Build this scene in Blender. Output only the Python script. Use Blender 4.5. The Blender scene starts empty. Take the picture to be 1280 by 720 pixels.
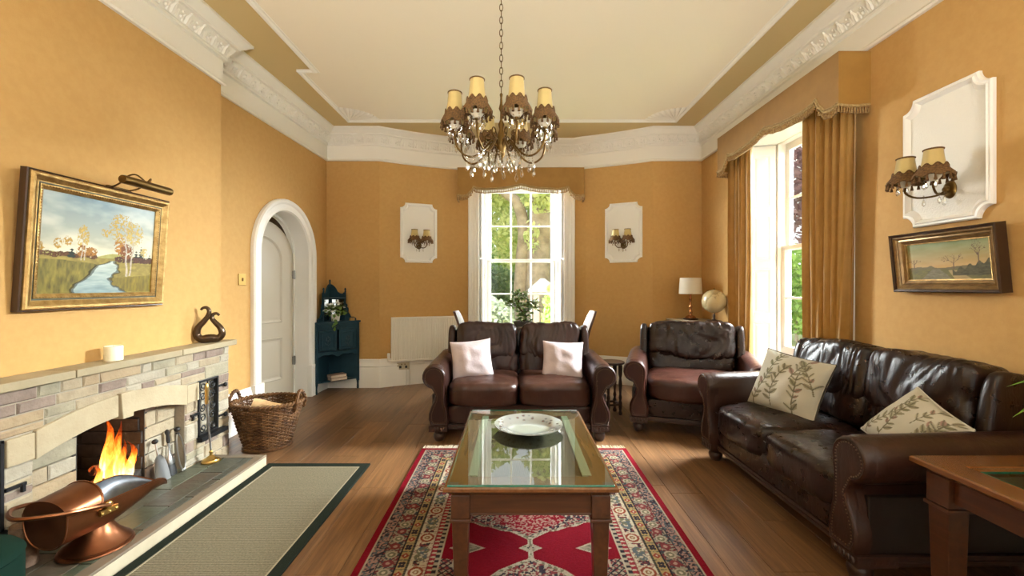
import bpy, bmesh, math, random
import numpy as np
from mathutils import Vector, Matrix, noise
random.seed(7); np.random.seed(7)
D = bpy.data; SC = bpy.context.scene; COL = SC.collection
PI = math.pi

# ------------------------------------------------------------------ camera
H = 1.25
cd = D.cameras.new('camera'); cam = D.objects.new('camera', cd); COL.objects.link(cam)
cam.location = (0, 0, H); cam.rotation_euler = (PI/2, 0, 0)
cd.sensor_width = 36; cd.lens = 535/1280*36; cd.shift_x = -2/1280; cd.shift_y = -2/1280
cd.clip_start = 0.05; cd.clip_end = 200
SC.camera = cam

# ------------------------------------------------------------------ world, daylight, exposure
SC.view_settings.view_transform = 'Standard'; SC.view_settings.look = 'None'
SC.view_settings.gamma = 1.0; SC.view_settings.use_curve_mapping = False
SC.view_settings.exposure = 0.45
w = D.worlds.new('sky'); SC.world = w; w.use_nodes = True
wn = w.node_tree.nodes; wn.clear()
bg = wn.new('ShaderNodeBackground'); wo = wn.new('ShaderNodeOutputWorld')
bg.inputs[0].default_value = (0.93, 0.97, 1.0, 1); bg.inputs[1].default_value = 1.35
w.node_tree.links.new(bg.outputs[0], wo.inputs[0])

def area(name, loc, target, sx, sy, power, col, spread=180):
    l = D.lights.new(name, 'AREA'); l.shape = 'RECTANGLE'; l.size = sx; l.size_y = sy
    l.energy = power; l.color = col; l.spread = math.radians(spread)
    o = D.objects.new(name, l); COL.objects.link(o); o.location = loc
    o.rotation_euler = (Vector(target)-Vector(loc)).to_track_quat('-Z', 'Y').to_euler()
    return o
sun = D.lights.new('sun', 'SUN'); sun.energy = 1.5; sun.angle = 0.06; sun.color = (1, 0.95, 0.86)
so = D.objects.new('sun', sun); COL.objects.link(so)
so.rotation_euler = Vector((-0.62, -0.10, -0.78)).to_track_quat('-Z', 'Y').to_euler()
# daylight entering through the side window and the bay window, then two added fill lamps
area('daylight_side_window', (4.6, 4.5, 3.3), (-1.2, 2.7, 0.3), 2.2, 1.8, 1250, (0.90, 0.96, 1.0), 110)
area('daylight_bay_left', (-2.6, 8.2, 3.0), (1.6, 3.2, 0.9), 2.4, 2.4, 2300, (0.94, 0.98, 1.0))
area('daylight_bay_right', (2.8, 8.2, 3.0), (-1.4, 3.2, 0.8), 2.4, 2.4, 900, (0.94, 0.98, 1.0))
area('near_fill', (3.7, -0.3, 3.0), (-1.9, 1.9, 0.9), 1.8, 1.6, 460, (0.90, 0.96, 1.0))  # added fill lamp, lifts the wall around the mantel
area('rear_ceiling_fill', (0.0, -3.6, -0.1), (0.0, -3.2, 3.0), 4.4, 2.6, 2200, (1, 0.98, 0.94))  # added fill lamp behind the camera, brightens the ceiling

# ------------------------------------------------------------------ materials
def nt(name):
    m = D.materials.new(name); m.use_nodes = True
    n = m.node_tree.nodes; l = m.node_tree.links
    return m, n, l, n['Principled BSDF']
def c4(c): return (c[0], c[1], c[2], 1)
def set_in(b, **k):
    for a, v in k.items(): b.inputs[a.replace('_', ' ')].default_value = v
def mapping(n, l, scale=(1, 1, 1), kind='Object'):
    t = n.new('ShaderNodeTexCoord'); mp = n.new('ShaderNodeMapping')
    mp.inputs['Scale'].default_value = scale
    l.new(t.outputs[kind], mp.inputs[0]); return mp.outputs[0]
def noise_n(n, l, vec, scale, detail=4, rough=0.55, dist=0.0):
    t = n.new('ShaderNodeTexNoise'); t.inputs['Scale'].default_value = scale
    t.inputs['Detail'].default_value = detail; t.inputs['Roughness'].default_value = rough
    t.inputs['Distortion'].default_value = dist
    if vec: l.new(vec, t.inputs['Vector'])
    return t.outputs[0]
def ramp(n, l, fac, stops):
    r = n.new('ShaderNodeValToRGB'); e = r.color_ramp.elements
    while len(e) < len(stops): e.new(0.5)
    for i, (p, c) in enumerate(stops): e[i].position = p; e[i].color = c4(c)
    l.new(fac, r.inputs[0]); return r.outputs[0]
def bump_n(n, l, b, hgt, strength, dist=0.01, prev=None):
    k = n.new('ShaderNodeBump'); k.inputs['Strength'].default_value = strength
    k.inputs['Distance'].default_value = dist; l.new(hgt, k.inputs['Height'])
    if prev: l.new(prev, k.inputs['Normal'])
    l.new(k.outputs[0], b.inputs['Normal']); return k.outputs[0]
def M(name, c, rough=0.5, metal=0.0, c2=None, ns=8, bump=0.0, bs=60, spec=0.5, scale=(1, 1, 1), coat=0.0, sheen=0.0, lo=0.35, hi=0.65):
    m, n, l, b = nt(name)
    set_in(b, Base_Color=c4(c), Roughness=rough, Metallic=metal, Coat_Weight=coat, Sheen_Weight=sheen)
    b.inputs['Specular IOR Level'].default_value = spec
    v = mapping(n, l, scale)
    if c2: l.new(ramp(n, l, noise_n(n, l, v, ns), [(lo, c), (hi, c2)]), b.inputs['Base Color'])
    if bump: bump_n(n, l, b, noise_n(n, l, v, bs), bump)
    return m

mt = {}
mt['wallpaper'] = M('wallpaper', (0.54, 0.315, 0.105), 0.75, c2=(0.57, 0.34, 0.118), ns=26, bump=0.12, bs=260, spec=0.3)
mt['white'] = M('white_paint', (0.90, 0.88, 0.83), 0.35, c2=(0.87, 0.85, 0.79), ns=3)
mt['plaster'] = M('plaster_cornice', (0.84, 0.80, 0.70), 0.6)
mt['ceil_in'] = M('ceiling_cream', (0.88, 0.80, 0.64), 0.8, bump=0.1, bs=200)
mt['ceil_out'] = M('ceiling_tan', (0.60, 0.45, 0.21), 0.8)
mt['panel_white'] = M('panel_white', (0.86, 0.84, 0.77), 0.55, bump=0.35, bs=110)
mt['door'] = M('door_paint', (0.56, 0.50, 0.39), 0.4)
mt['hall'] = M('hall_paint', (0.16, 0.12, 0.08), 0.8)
mt['brass'] = M('brass', (0.62, 0.42, 0.14), 0.28, 1.0)
mt['old_brass'] = M('old_brass', (0.16, 0.095, 0.03), 0.38, 1.0)
mt['steel'] = M('steel', (0.38, 0.38, 0.37), 0.3, 1.0)
mt['iron'] = M('black_iron', (0.012, 0.012, 0.013), 0.45, 0.3)
mt['black'] = M('black', (0.01, 0.01, 0.01), 0.5)
mt['rad'] = M('radiator_cream', (0.86, 0.83, 0.74), 0.35)
mt['curtain'] = M('gold_curtain', (0.33, 0.165, 0.024), 0.62, c2=(0.38, 0.195, 0.032), ns=14, bump=0.1, bs=300, sheen=0.3)
mt['pelmet'] = M('gold_pelmet', (0.31, 0.155, 0.024), 0.65, c2=(0.35, 0.18, 0.03), ns=10, bump=0.1, bs=300, sheen=0.2)
mt['fringe'] = M('fringe', (0.20, 0.095, 0.025), 0.8, c2=(0.42, 0.28, 0.11), ns=80)
mt['fringe_light'] = M('fringe_light', (0.50, 0.36, 0.16), 0.8, c2=(0.30, 0.19, 0.07), ns=90)
mt['shade'] = M('silk_shade', (0.58, 0.44, 0.17), 0.6, c2=(0.52, 0.39, 0.145), ns=6, sheen=0.2)
mt['shade_trim'] = M('shade_trim', (0.075, 0.032, 0.008), 0.85, c2=(0.19, 0.098, 0.028), ns=120)
mt['linen_shade'] = M('linen_shade', (0.72, 0.66, 0.55), 0.8)
mt['lintel'] = M('lintel_stone', (0.42, 0.345, 0.22), 0.8, c2=(0.37, 0.295, 0.182), ns=7, bump=0.2, bs=90)
mt['mortar'] = M('mortar', (0.33, 0.29, 0.22), 0.9, bump=0.3)
mt['mantel'] = M('mantel_stone', (0.36, 0.295, 0.18), 0.7, c2=(0.30, 0.24, 0.14), ns=5, bump=0.12)
stones = [M('stone_buff', (0.37, 0.30, 0.195), 0.85, c2=(0.29, 0.225, 0.145), ns=9, bump=0.6, bs=40),
          M('stone_mauve', (0.265, 0.200, 0.155), 0.85, c2=(0.19, 0.137, 0.108), ns=9, bump=0.6, bs=40),
          M('stone_grey', (0.33, 0.290, 0.200), 0.85, c2=(0.25, 0.22, 0.15), ns=8, bump=0.6, bs=40),
          M('stone_tan', (0.36, 0.27, 0.16), 0.85, c2=(0.30, 0.215, 0.125), ns=10, bump=0.6, bs=40),
          M('stone_pale', (0.39, 0.345, 0.26), 0.85, c2=(0.31, 0.27, 0.2), ns=8, bump=0.6, bs=40)]
sooty = M('soot', (0.02, 0.018, 0.016), 0.9, c2=(0.05, 0.042, 0.035), ns=14, bump=0.5, bs=30)
slates = [M('slate_green', (0.052, 0.060, 0.036), 0.36, c2=(0.083, 0.090, 0.060), ns=5, bump=0.4, bs=16, spec=0.35),
          M('slate_grey', (0.048, 0.052, 0.038), 0.38, c2=(0.080, 0.080, 0.060), ns=6, bump=0.4, bs=16, spec=0.35),
          M('slate_rust', (0.070, 0.048, 0.030), 0.40, c2=(0.058, 0.058, 0.040), ns=6, bump=0.4, bs=16, spec=0.35)]
mt['kerb'] = M('kerb_cream', (0.46, 0.40, 0.28), 0.6, c2=(0.40, 0.34, 0.23), ns=8)
mt['kerb_lip'] = M('kerb_lip', (0.15, 0.112, 0.075), 0.5, c2=(0.18, 0.14, 0.095), ns=8)
mt['wax'] = M('candle_wax', (0.90, 0.84, 0.62), 0.4)
mt['bronze'] = M('bronze_glaze', (0.075, 0.042, 0.02), 0.16, 0.55)
mt['copper'] = M('copper', (0.29, 0.118, 0.056), 0.36, 1.0, c2=(0.21, 0.08, 0.037), ns=7)
mt['pewter'] = M('pewter', (0.17, 0.18, 0.195), 0.42, 1.0, c2=(0.10, 0.105, 0.115), ns=20)
mt['wicker'] = M('wicker', (0.19, 0.095, 0.038), 0.45, c2=(0.065, 0.028, 0.012), ns=18, spec=0.2)
mt['bark'] = M('log_bark', (0.17, 0.10, 0.055), 0.85, c2=(0.09, 0.05, 0.03), ns=25, bump=0.8, bs=30)
mt['cutwood'] = M('cut_wood', (0.60, 0.40, 0.20), 0.7, c2=(0.50, 0.31, 0.14), ns=20)
mt['teal'] = M('blue_paint', (0.010, 0.038, 0.056), 0.5, c2=(0.014, 0.048, 0.07), ns=12, spec=0.25)
mt['teal_in'] = M('blue_carving', (0.03, 0.06, 0.078), 0.5)
mt['mirror'] = M('mirror', (0.75, 0.75, 0.72), 0.04, 1.0)
mt['leaf'] = M('leaf_green', (0.10, 0.20, 0.035), 0.4, c2=(0.17, 0.29, 0.06), ns=20)
mt['leaf_bright'] = M('leaf_bright', (0.11, 0.33, 0.02), 0.4)
mt['petal'] = M('petal_white', (0.85, 0.86, 0.80), 0.6)
mt['pot_white'] = M('pot_white', (0.78, 0.76, 0.70), 0.4)
mt['pot_grey'] = M('pot_grey', (0.12, 0.115, 0.11), 0.5)
mt['twig'] = M('twig', (0.12, 0.08, 0.045), 0.8)
mt['darkwood'] = M('dark_wood', (0.035, 0.018, 0.011), 0.35, c2=(0.05, 0.024, 0.013), ns=10)
mt['carved'] = M('carved_wood', (0.028, 0.013, 0.009), 0.35, c2=(0.045, 0.02, 0.013), ns=30)
mt['mat_border'] = M('mat_border', (0.014, 0.018, 0.013), 0.95, bump=0.3, bs=300, spec=0.08)
mt['mat_edge'] = M('mat_edge', (0.27, 0.235, 0.155), 0.9)
mt['linen'] = M('pink_linen', (0.62, 0.53, 0.55), 0.85, c2=(0.57, 0.48, 0.50), ns=10, bump=0.25, bs=35)
mt['piping_dark'] = M('piping_dark', (0.05, 0.04, 0.03), 0.7)
mt['piping_pale'] = M('piping_pale', (0.55, 0.53, 0.46), 0.7)
mt['green_velvet'] = M('green_velvet', (0.004, 0.020, 0.013), 0.8, spec=0.12)
mt['paper'] = M('book_pages', (0.62, 0.50, 0.38), 0.8)
mt['book'] = M('book_cover', (0.30, 0.20, 0.15), 0.6)
mt['socket'] = M('socket_plate', (0.50, 0.44, 0.32), 0.4)
mt['nail'] = M('nailhead', (0.22, 0.16, 0.11), 0.35, 1.0)
mt['cane_leather'] = M('chair_leather', (0.085, 0.04, 0.025), 0.42)
mt['pavilion'] = M('pavilion_roof', (0.26, 0.26, 0.25), 0.6)
mt['porcelain'] = M('porcelain', (0.85, 0.83, 0.76), 0.2)

def wood(name, a, b_, rough=0.3, stretch=(18, 1.2, 18), coat=0.2):
    m, n, l, b = nt(name)
    v = mapping(n, l, stretch)
    f = noise_n(n, l, v, 2.2, 6, 0.6, 0.6)
    l.new(ramp(n, l, f, [(0.3, a), (0.7, b_)]), b.inputs['Base Color'])
    set_in(b, Roughness=rough, Coat_Weight=coat, Coat_Roughness=0.15)
    bump_n(n, l, b, f, 0.05)
    return m
mt['mahogany'] = wood('mahogany', (0.045, 0.015, 0.0055), (0.085, 0.029, 0.010))
mt['mahogany_x'] = wood('mahogany_across', (0.045, 0.015, 0.0055), (0.085, 0.029, 0.010), stretch=(1.2, 18, 18))
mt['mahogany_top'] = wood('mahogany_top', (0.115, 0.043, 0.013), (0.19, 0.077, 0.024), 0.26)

def plank_mat():
    m, n, l, b = nt('floor_plank')
    t = n.new('ShaderNodeTexCoord'); oi = n.new('ShaderNodeObjectInfo')
    sc = n.new('ShaderNodeVectorMath'); sc.operation = 'SCALE'; sc.inputs[0].default_value = (37, 91, 13)
    l.new(oi.outputs['Random'], sc.inputs['Scale'])
    ad = n.new('ShaderNodeVectorMath'); l.new(t.outputs['Object'], ad.inputs[0]); l.new(sc.outputs[0], ad.inputs[1])
    mp = n.new('ShaderNodeMapping'); mp.inputs['Scale'].default_value = (14, 1.0, 1); l.new(ad.outputs[0], mp.inputs[0])
    f = noise_n(n, l, mp.outputs[0], 2.0, 7, 0.62, 0.5)
    mp2 = n.new('ShaderNodeMapping'); mp2.inputs['Scale'].default_value = (95, 2.2, 1); l.new(ad.outputs[0], mp2.inputs[0])
    g = noise_n(n, l, mp2.outputs[0], 1.6, 3, 0.6, 0.2)
    c = ramp(n, l, f, [(0.28, (0.105, 0.047, 0.0185)), (0.5, (0.172, 0.084, 0.034)), (0.75, (0.25, 0.132, 0.058))])
    mx = n.new('ShaderNodeMix'); mx.data_type = 'RGBA'; mx.blend_type = 'MULTIPLY'; mx.inputs[0].default_value = 0.75
    l.new(c, mx.inputs[6]); l.new(ramp(n, l, g, [(0.3, (0.5, 0.46, 0.42)), (0.62, (1, 1, 1))]), mx.inputs[7])
    hs = n.new('ShaderNodeHueSaturation'); l.new(mx.outputs[2], hs.inputs['Color'])
    mr = n.new('ShaderNodeMapRange'); mr.inputs[3].default_value = 0.82; mr.inputs[4].default_value = 1.2
    l.new(oi.outputs['Random'], mr.inputs[0]); l.new(mr.outputs[0], hs.inputs['Value'])
    l.new(hs.outputs[0], b.inputs['Base Color'])
    set_in(b, Roughness=0.36); bump_n(n, l, b, g, 0.12, 0.004)
    return m
mt['plank'] = plank_mat()

def leather(name, a, b_, c_, rough=0.33, wear_z=None):
    m, n, l, b = nt(name)
    v = mapping(n, l)
    f = noise_n(n, l, v, 5.0, 5, 0.6)
    l.new(ramp(n, l, f, [(0.3, a), (0.55, b_), (0.75, c_)]), b.inputs['Base Color'])
    set_in(b, Roughness=rough); b.inputs['Specular IOR Level'].default_value = 0.42
    r = n.new('ShaderNodeMapRange'); r.inputs[3].default_value = rough-0.07; r.inputs[4].default_value = rough+0.12
    l.new(noise_n(n, l, v, 22, 4), r.inputs[0]); l.new(r.outputs[0], b.inputs['Roughness'])
    vo = n.new('ShaderNodeTexVoronoi'); vo.inputs['Scale'].default_value = 190; l.new(v, vo.inputs['Vector'])
    p = bump_n(n, l, b, vo.outputs[0], 0.12, 0.002)
    wv = mapping(n, l, (7, 7, 2.0))
    bump_n(n, l, b, noise_n(n, l, wv, 3.5, 4, 0.55, 1.2), 0.22, 0.012, p)
    return m
mt['leather'] = leather('brown_leather', (0.011, 0.0044, 0.0032), (0.018, 0.0072, 0.005), (0.029, 0.0112, 0.0075), 0.27)
mt['leather_worn'] = leather('worn_leather', (0.028, 0.0095, 0.006), (0.047, 0.0172, 0.0105), (0.072, 0.029, 0.0175), 0.31)
mt['leather_red'] = leather('red_brown_leather', (0.026, 0.0078, 0.005), (0.045, 0.0135, 0.008), (0.066, 0.0215, 0.0125), 0.32)
mt['leather_loveseat'] = leather('loveseat_leather', (0.017, 0.0060, 0.0042), (0.029, 0.0103, 0.007), (0.046, 0.017, 0.011), 0.29)
mt['leather_mid'] = leather('mid_leather', (0.018, 0.0072, 0.005), (0.030, 0.0118, 0.0075), (0.047, 0.018, 0.011), 0.30)
mt['leather_side'] = M('side_leather', (0.014, 0.009, 0.007), 0.42, bump=0.1, bs=200)

def glass_thin(name, tint=(1, 1, 1), ior=1.45, gl=0.0, extra=0.0):
    m, n, l, b = nt(name); n.remove(b)
    tr = n.new('ShaderNodeBsdfTransparent'); tr.inputs[0].default_value = c4(tint)
    g = n.new('ShaderNodeBsdfGlossy'); g.inputs['Roughness'].default_value = gl
    f0 = ((ior-1)/(ior+1))**2                # Schlick reflectance, only on the side the ray enters
    lw = n.new('ShaderNodeLayerWeight'); lw.inputs[0].default_value = 0.5
    pw = n.new('ShaderNodeMath'); pw.operation = 'POWER'; pw.inputs[1].default_value = 5; l.new(lw.outputs['Facing'], pw.inputs[0])
    md = n.new('ShaderNodeMath'); md.operation = 'MULTIPLY_ADD'; md.inputs[1].default_value = 1-f0; md.inputs[2].default_value = f0; l.new(pw.outputs[0], md.inputs[0])
    gm = n.new('ShaderNodeNewGeometry'); iv = n.new('ShaderNodeMath'); iv.operation = 'SUBTRACT'; iv.inputs[0].default_value = 1; l.new(gm.outputs['Backfacing'], iv.inputs[1])
    fr = n.new('ShaderNodeMath'); fr.operation = 'MULTIPLY'; l.new(md.outputs[0], fr.inputs[0]); l.new(iv.outputs[0], fr.inputs[1])
    mx = n.new('ShaderNodeMixShader')
    if extra:
        ma = n.new('ShaderNodeMath'); ma.operation = 'ADD'; ma.use_clamp = True; ma.inputs[1].default_value = extra
        l.new(fr.outputs[0], ma.inputs[0]); l.new(ma.outputs[0], mx.inputs[0])
    else: l.new(fr.outputs[0], mx.inputs[0])
    l.new(tr.outputs[0], mx.inputs[1]); l.new(g.outputs[0], mx.inputs[2])
    l.new(mx.outputs[0], n['Material Output'].inputs[0]); return m
mt['pane'] = glass_thin('window_glass', (0.97, 0.98, 0.97))
mt['table_glass'] = glass_thin('table_glass', (0.86, 0.93, 0.88), 2.4)
mt['glass_edge'] = M('glass_edge', (0.02, 0.22, 0.15), 0.08)
mt['crystal'] = glass_thin('crystal', (0.96, 0.94, 0.88), 1.8, 0.06, 0.28)
mt['bobeche'] = M('frosted_glass', (0.72, 0.66, 0.52), 0.15)

def attr_mat(name, rough=0.8, bump=0.0, bs=300, sheen=0.0, spec=0.3):
    m, n, l, b = nt(name)
    a = n.new('ShaderNodeVertexColor'); a.layer_name = 'Col'
    l.new(a.outputs[0], b.inputs['Base Color']); set_in(b, Roughness=rough, Sheen_Weight=sheen)
    b.inputs['Specular IOR Level'].default_value = spec
    if bump: bump_n(n, l, b, noise_n(n, l, mapping(n, l), bs), bump, 0.004)
    return m
mt['rug'] = attr_mat('rug_pile', 0.95, 0.5, 500, 0.0, 0.05)
mt['canvas'] = attr_mat('painted_canvas', 0.4, 0.1, 300, 0, 0.3)
mt['print'] = attr_mat('printed_fabric', 0.85, 0.15, 60, 0, 0.2)

def cane_mat():
    m, n, l, b = nt('woven_cane')
    v = mapping(n, l, (1, 1, 1))
    rt = n.new('ShaderNodeMapping'); rt.inputs['Rotation'].default_value = (0, 0, 0.7); l.new(v, rt.inputs[0])
    ck = n.new('ShaderNodeTexChecker'); ck.inputs['Scale'].default_value = 170
    l.new(rt.outputs[0], ck.inputs[0])
    l.new(ramp(n, l, ck.outputs['Fac'], [(0.0, (0.05, 0.032, 0.018)), (1.0, (0.17, 0.115, 0.066))]), b.inputs['Base Color'])
    set_in(b, Roughness=0.6); bump_n(n, l, b, ck.outputs['Fac'], 0.3, 0.002); return m
mt['cane'] = cane_mat()
def ribbed():
    m, n, l, b = nt('sisal')
    v = mapping(n, l)
    wv = n.new('ShaderNodeTexWave'); wv.bands_direction = 'Y'; wv.inputs['Scale'].default_value = 26
    wv.inputs['Distortion'].default_value = 0.6; wv.inputs['Detail'].default_value = 1
    l.new(v, wv.inputs['Vector'])
    f = noise_n(n, l, v, 120, 3)
    c = ramp(n, l, f, [(0.3, (0.145, 0.125, 0.082)), (0.7, (0.235, 0.205, 0.14))])
    mx = n.new('ShaderNodeMix'); mx.data_type = 'RGBA'; mx.blend_type = 'MULTIPLY'; mx.inputs[0].default_value = 0.5
    l.new(c, mx.inputs[6]); l.new(ramp(n, l, wv.outputs[0], [(0.1, (0.45, 0.43, 0.4)), (0.6, (1, 1, 1))]), mx.inputs[7])
    l.new(mx.outputs[2], b.inputs['Base Color']); set_in(b, Roughness=0.95); b.inputs['Specular IOR Level'].default_value = 0.1
    bump_n(n, l, b, wv.outputs[0], 0.5, 0.004); return m
mt['sisal'] = ribbed()
def gilt_mat():
    m, n, l, b = nt('gilt')
    v = mapping(n, l)
    l.new(ramp(n, l, noise_n(n, l, v, 30, 4), [(0.3, (0.30, 0.17, 0.05)), (0.7, (0.55, 0.36, 0.13))]), b.inputs['Base Color'])
    set_in(b, Roughness=0.32, Metallic=0.75); bump_n(n, l, b, noise_n(n, l, v, 120, 3), 0.25); return m
mt['gilt'] = gilt_mat()
mt['gilt_dark'] = M('dark_gilt', (0.30, 0.185, 0.07), 0.35, 0.55, c2=(0.17, 0.095, 0.033), ns=20)
mt['frame_brown'] = M('frame_brown', (0.045, 0.022, 0.012), 0.25, 0.1)
mt['frame_green'] = M('frame_green', (0.055, 0.06, 0.03), 0.5)
def globe_mat():
    m, n, l, b = nt('globe_map')
    v = mapping(n, l, (1, 1, 1))
    f = noise_n(n, l, v, 6.5, 5, 0.55, 0.4)
    l.new(ramp(n, l, f, [(0.50, (0.60, 0.49, 0.28)), (0.54, (0.30, 0.23, 0.12)), (0.57, (0.42, 0.34, 0.18)), (0.68, (0.50, 0.38, 0.20))]), b.inputs['Base Color'])
    set_in(b, Roughness=0.25); return m
mt['globe'] = globe_mat()
def plate_mat():
    m, n, l, b = nt('painted_plate')
    v = mapping(n, l)
    vo = n.new('ShaderNodeTexVoronoi'); vo.inputs['Scale'].default_value = 34; l.new(v, vo.inputs['Vector'])
    f = noise_n(n, l, v, 30, 3)
    c = ramp(n, l, vo.outputs['Distance'], [(0.14, (0.22, 0.085, 0.06)), (0.24, (0.18, 0.20, 0.20)), (0.44, (0.40, 0.41, 0.385))])
    sx = n.new('ShaderNodeSeparateXYZ'); l.new(v, sx.inputs[0])
    ln = n.new('ShaderNodeVectorMath'); ln.operation = 'LENGTH'
    cb = n.new('ShaderNodeCombineXYZ'); l.new(sx.outputs[0], cb.inputs[0]); l.new(sx.outputs[1], cb.inputs[1]); l.new(cb.outputs[0], ln.inputs[0])
    gt = ramp(n, l, ln.outputs['Value'], [(0.118, (0, 0, 0)), (0.125, (1, 1, 1)), (0.17, (1, 1, 1)), (0.178, (0.35, 0.35, 0.35))])
    mx = n.new('ShaderNodeMix'); mx.data_type = 'RGBA'; l.new(gt, mx.inputs[0])
    mx.inputs[6].default_value = (0.40, 0.42, 0.39, 1); l.new(c, mx.inputs[7])
    l.new(mx.outputs[2], b.inputs['Base Color']); set_in(b, Roughness=0.14, Metallic=0.45); return m
mt['plate'] = plate_mat()
def flame_mat():
    m, n, l, b = nt('flame'); n.remove(b)
    t = n.new('ShaderNodeTexCoord'); sp = n.new('ShaderNodeSeparateXYZ'); l.new(t.outputs['Generated'], sp.inputs[0])
    f = noise_n(n, l, mapping(n, l, (22, 22, 7)), 1.6, 4, 0.6, 1.0)
    ma = n.new('ShaderNodeMath'); ma.operation = 'MULTIPLY_ADD'; ma.inputs[1].default_value = 0.9; l.new(f, ma.inputs[0])
    s2 = n.new('ShaderNodeMath'); s2.operation = 'SUBTRACT'; l.new(sp.outputs[2], s2.inputs[0]); s2.inputs[1].default_value = 0.45
    l.new(s2.outputs[0], ma.inputs[2])
    c = ramp(n, l, ma.outputs[0], [(0.10, (1.0, 0.74, 0.30)), (0.34, (1.0, 0.42, 0.06)), (0.6, (0.9, 0.14, 0.01)), (0.85, (0.25, 0.02, 0.0))])
    e = n.new('ShaderNodeEmission'); l.new(c, e.inputs[0]); e.inputs[1].default_value = 3.0
    lw = n.new('ShaderNodeLayerWeight'); lw.inputs[0].default_value = 0.35
    iv = n.new('ShaderNodeMath'); iv.operation = 'SUBTRACT'; iv.inputs[0].default_value = 1.0; l.new(lw.outputs['Facing'], iv.inputs[1])
    op = ramp(n, l, ma.outputs[0], [(0.35, (1, 1, 1)), (0.9, (0.12, 0.12, 0.12))])
    mu = n.new('ShaderNodeMath'); mu.operation = 'MULTIPLY'; l.new(iv.outputs[0], mu.inputs[0]); l.new(op, mu.inputs[1])
    tr = n.new('ShaderNodeBsdfTransparent'); mx = n.new('ShaderNodeMixShader')
    l.new(mu.outputs[0], mx.inputs[0]); l.new(tr.outputs[0], mx.inputs[1]); l.new(e.outputs[0], mx.inputs[2])
    l.new(mx.outputs[0], n['Material Output'].inputs[0]); return m
mt['flame'] = flame_mat()
def ember_mat():
    m, n, l, b = nt('ember_log')
    f = noise_n(n, l, mapping(n, l, (9, 9, 9)), 3, 4)
    l.new(ramp(n, l, f, [(0.35, (0.02, 0.012, 0.01)), (0.65, (0.16, 0.05, 0.025))]), b.inputs['Base Color'])
    l.new(ramp(n, l, f, [(0.48, (0, 0, 0)), (0.7, (1.0, 0.16, 0.02))]), b.inputs['Emission Color'])
    set_in(b, Roughness=0.9, Emission_Strength=0.9); return m
mt['ember'] = ember_mat()
def foliage(name, a, b_, tl=0.5):
    m, n, l, b = nt(name)
    g = n.new('ShaderNodeNewGeometry')
    cr = ramp(n, l, g.outputs['Random Per Island'], [(0.0, a), (1.0, b_)])
    l.new(cr, b.inputs['Base Color']); set_in(b, Roughness=0.6)
    t = n.new('ShaderNodeBsdfTranslucent'); l.new(cr, t.inputs[0])
    mx = n.new('ShaderNodeMixShader'); mx.inputs[0].default_value = tl
    l.new(b.outputs[0], mx.inputs[1]); l.new(t.outputs[0], mx.inputs[2])
    l.new(mx.outputs[0], n['Material Output'].inputs[0]); return m
mt['fol_yellow'] = foliage('foliage_yellow_green', (0.46, 0.56, 0.20), (0.74, 0.78, 0.42))
mt['fol_green'] = foliage('foliage_green', (0.22, 0.40, 0.07), (0.42, 0.62, 0.16))
mt['fol_dark'] = foliage('foliage_dark', (0.12, 0.20, 0.08), (0.25, 0.33, 0.17))
mt['fol_grey'] = foliage('foliage_grey_green', (0.24, 0.30, 0.20), (0.46, 0.50, 0.40))
mt['fol_copper'] = foliage('foliage_copper', (0.20, 0.10, 0.11), (0.36, 0.20, 0.20))
mt['tree_bark'] = M('tree_bark', (0.40, 0.34, 0.26), 0.9, c2=(0.24, 0.20, 0.15), ns=4, bump=0.6, bs=12)
mt['lawn'] = M('lawn', (0.20, 0.25, 0.09), 0.95, c2=(0.28, 0.31, 0.13), ns=3)
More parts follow.
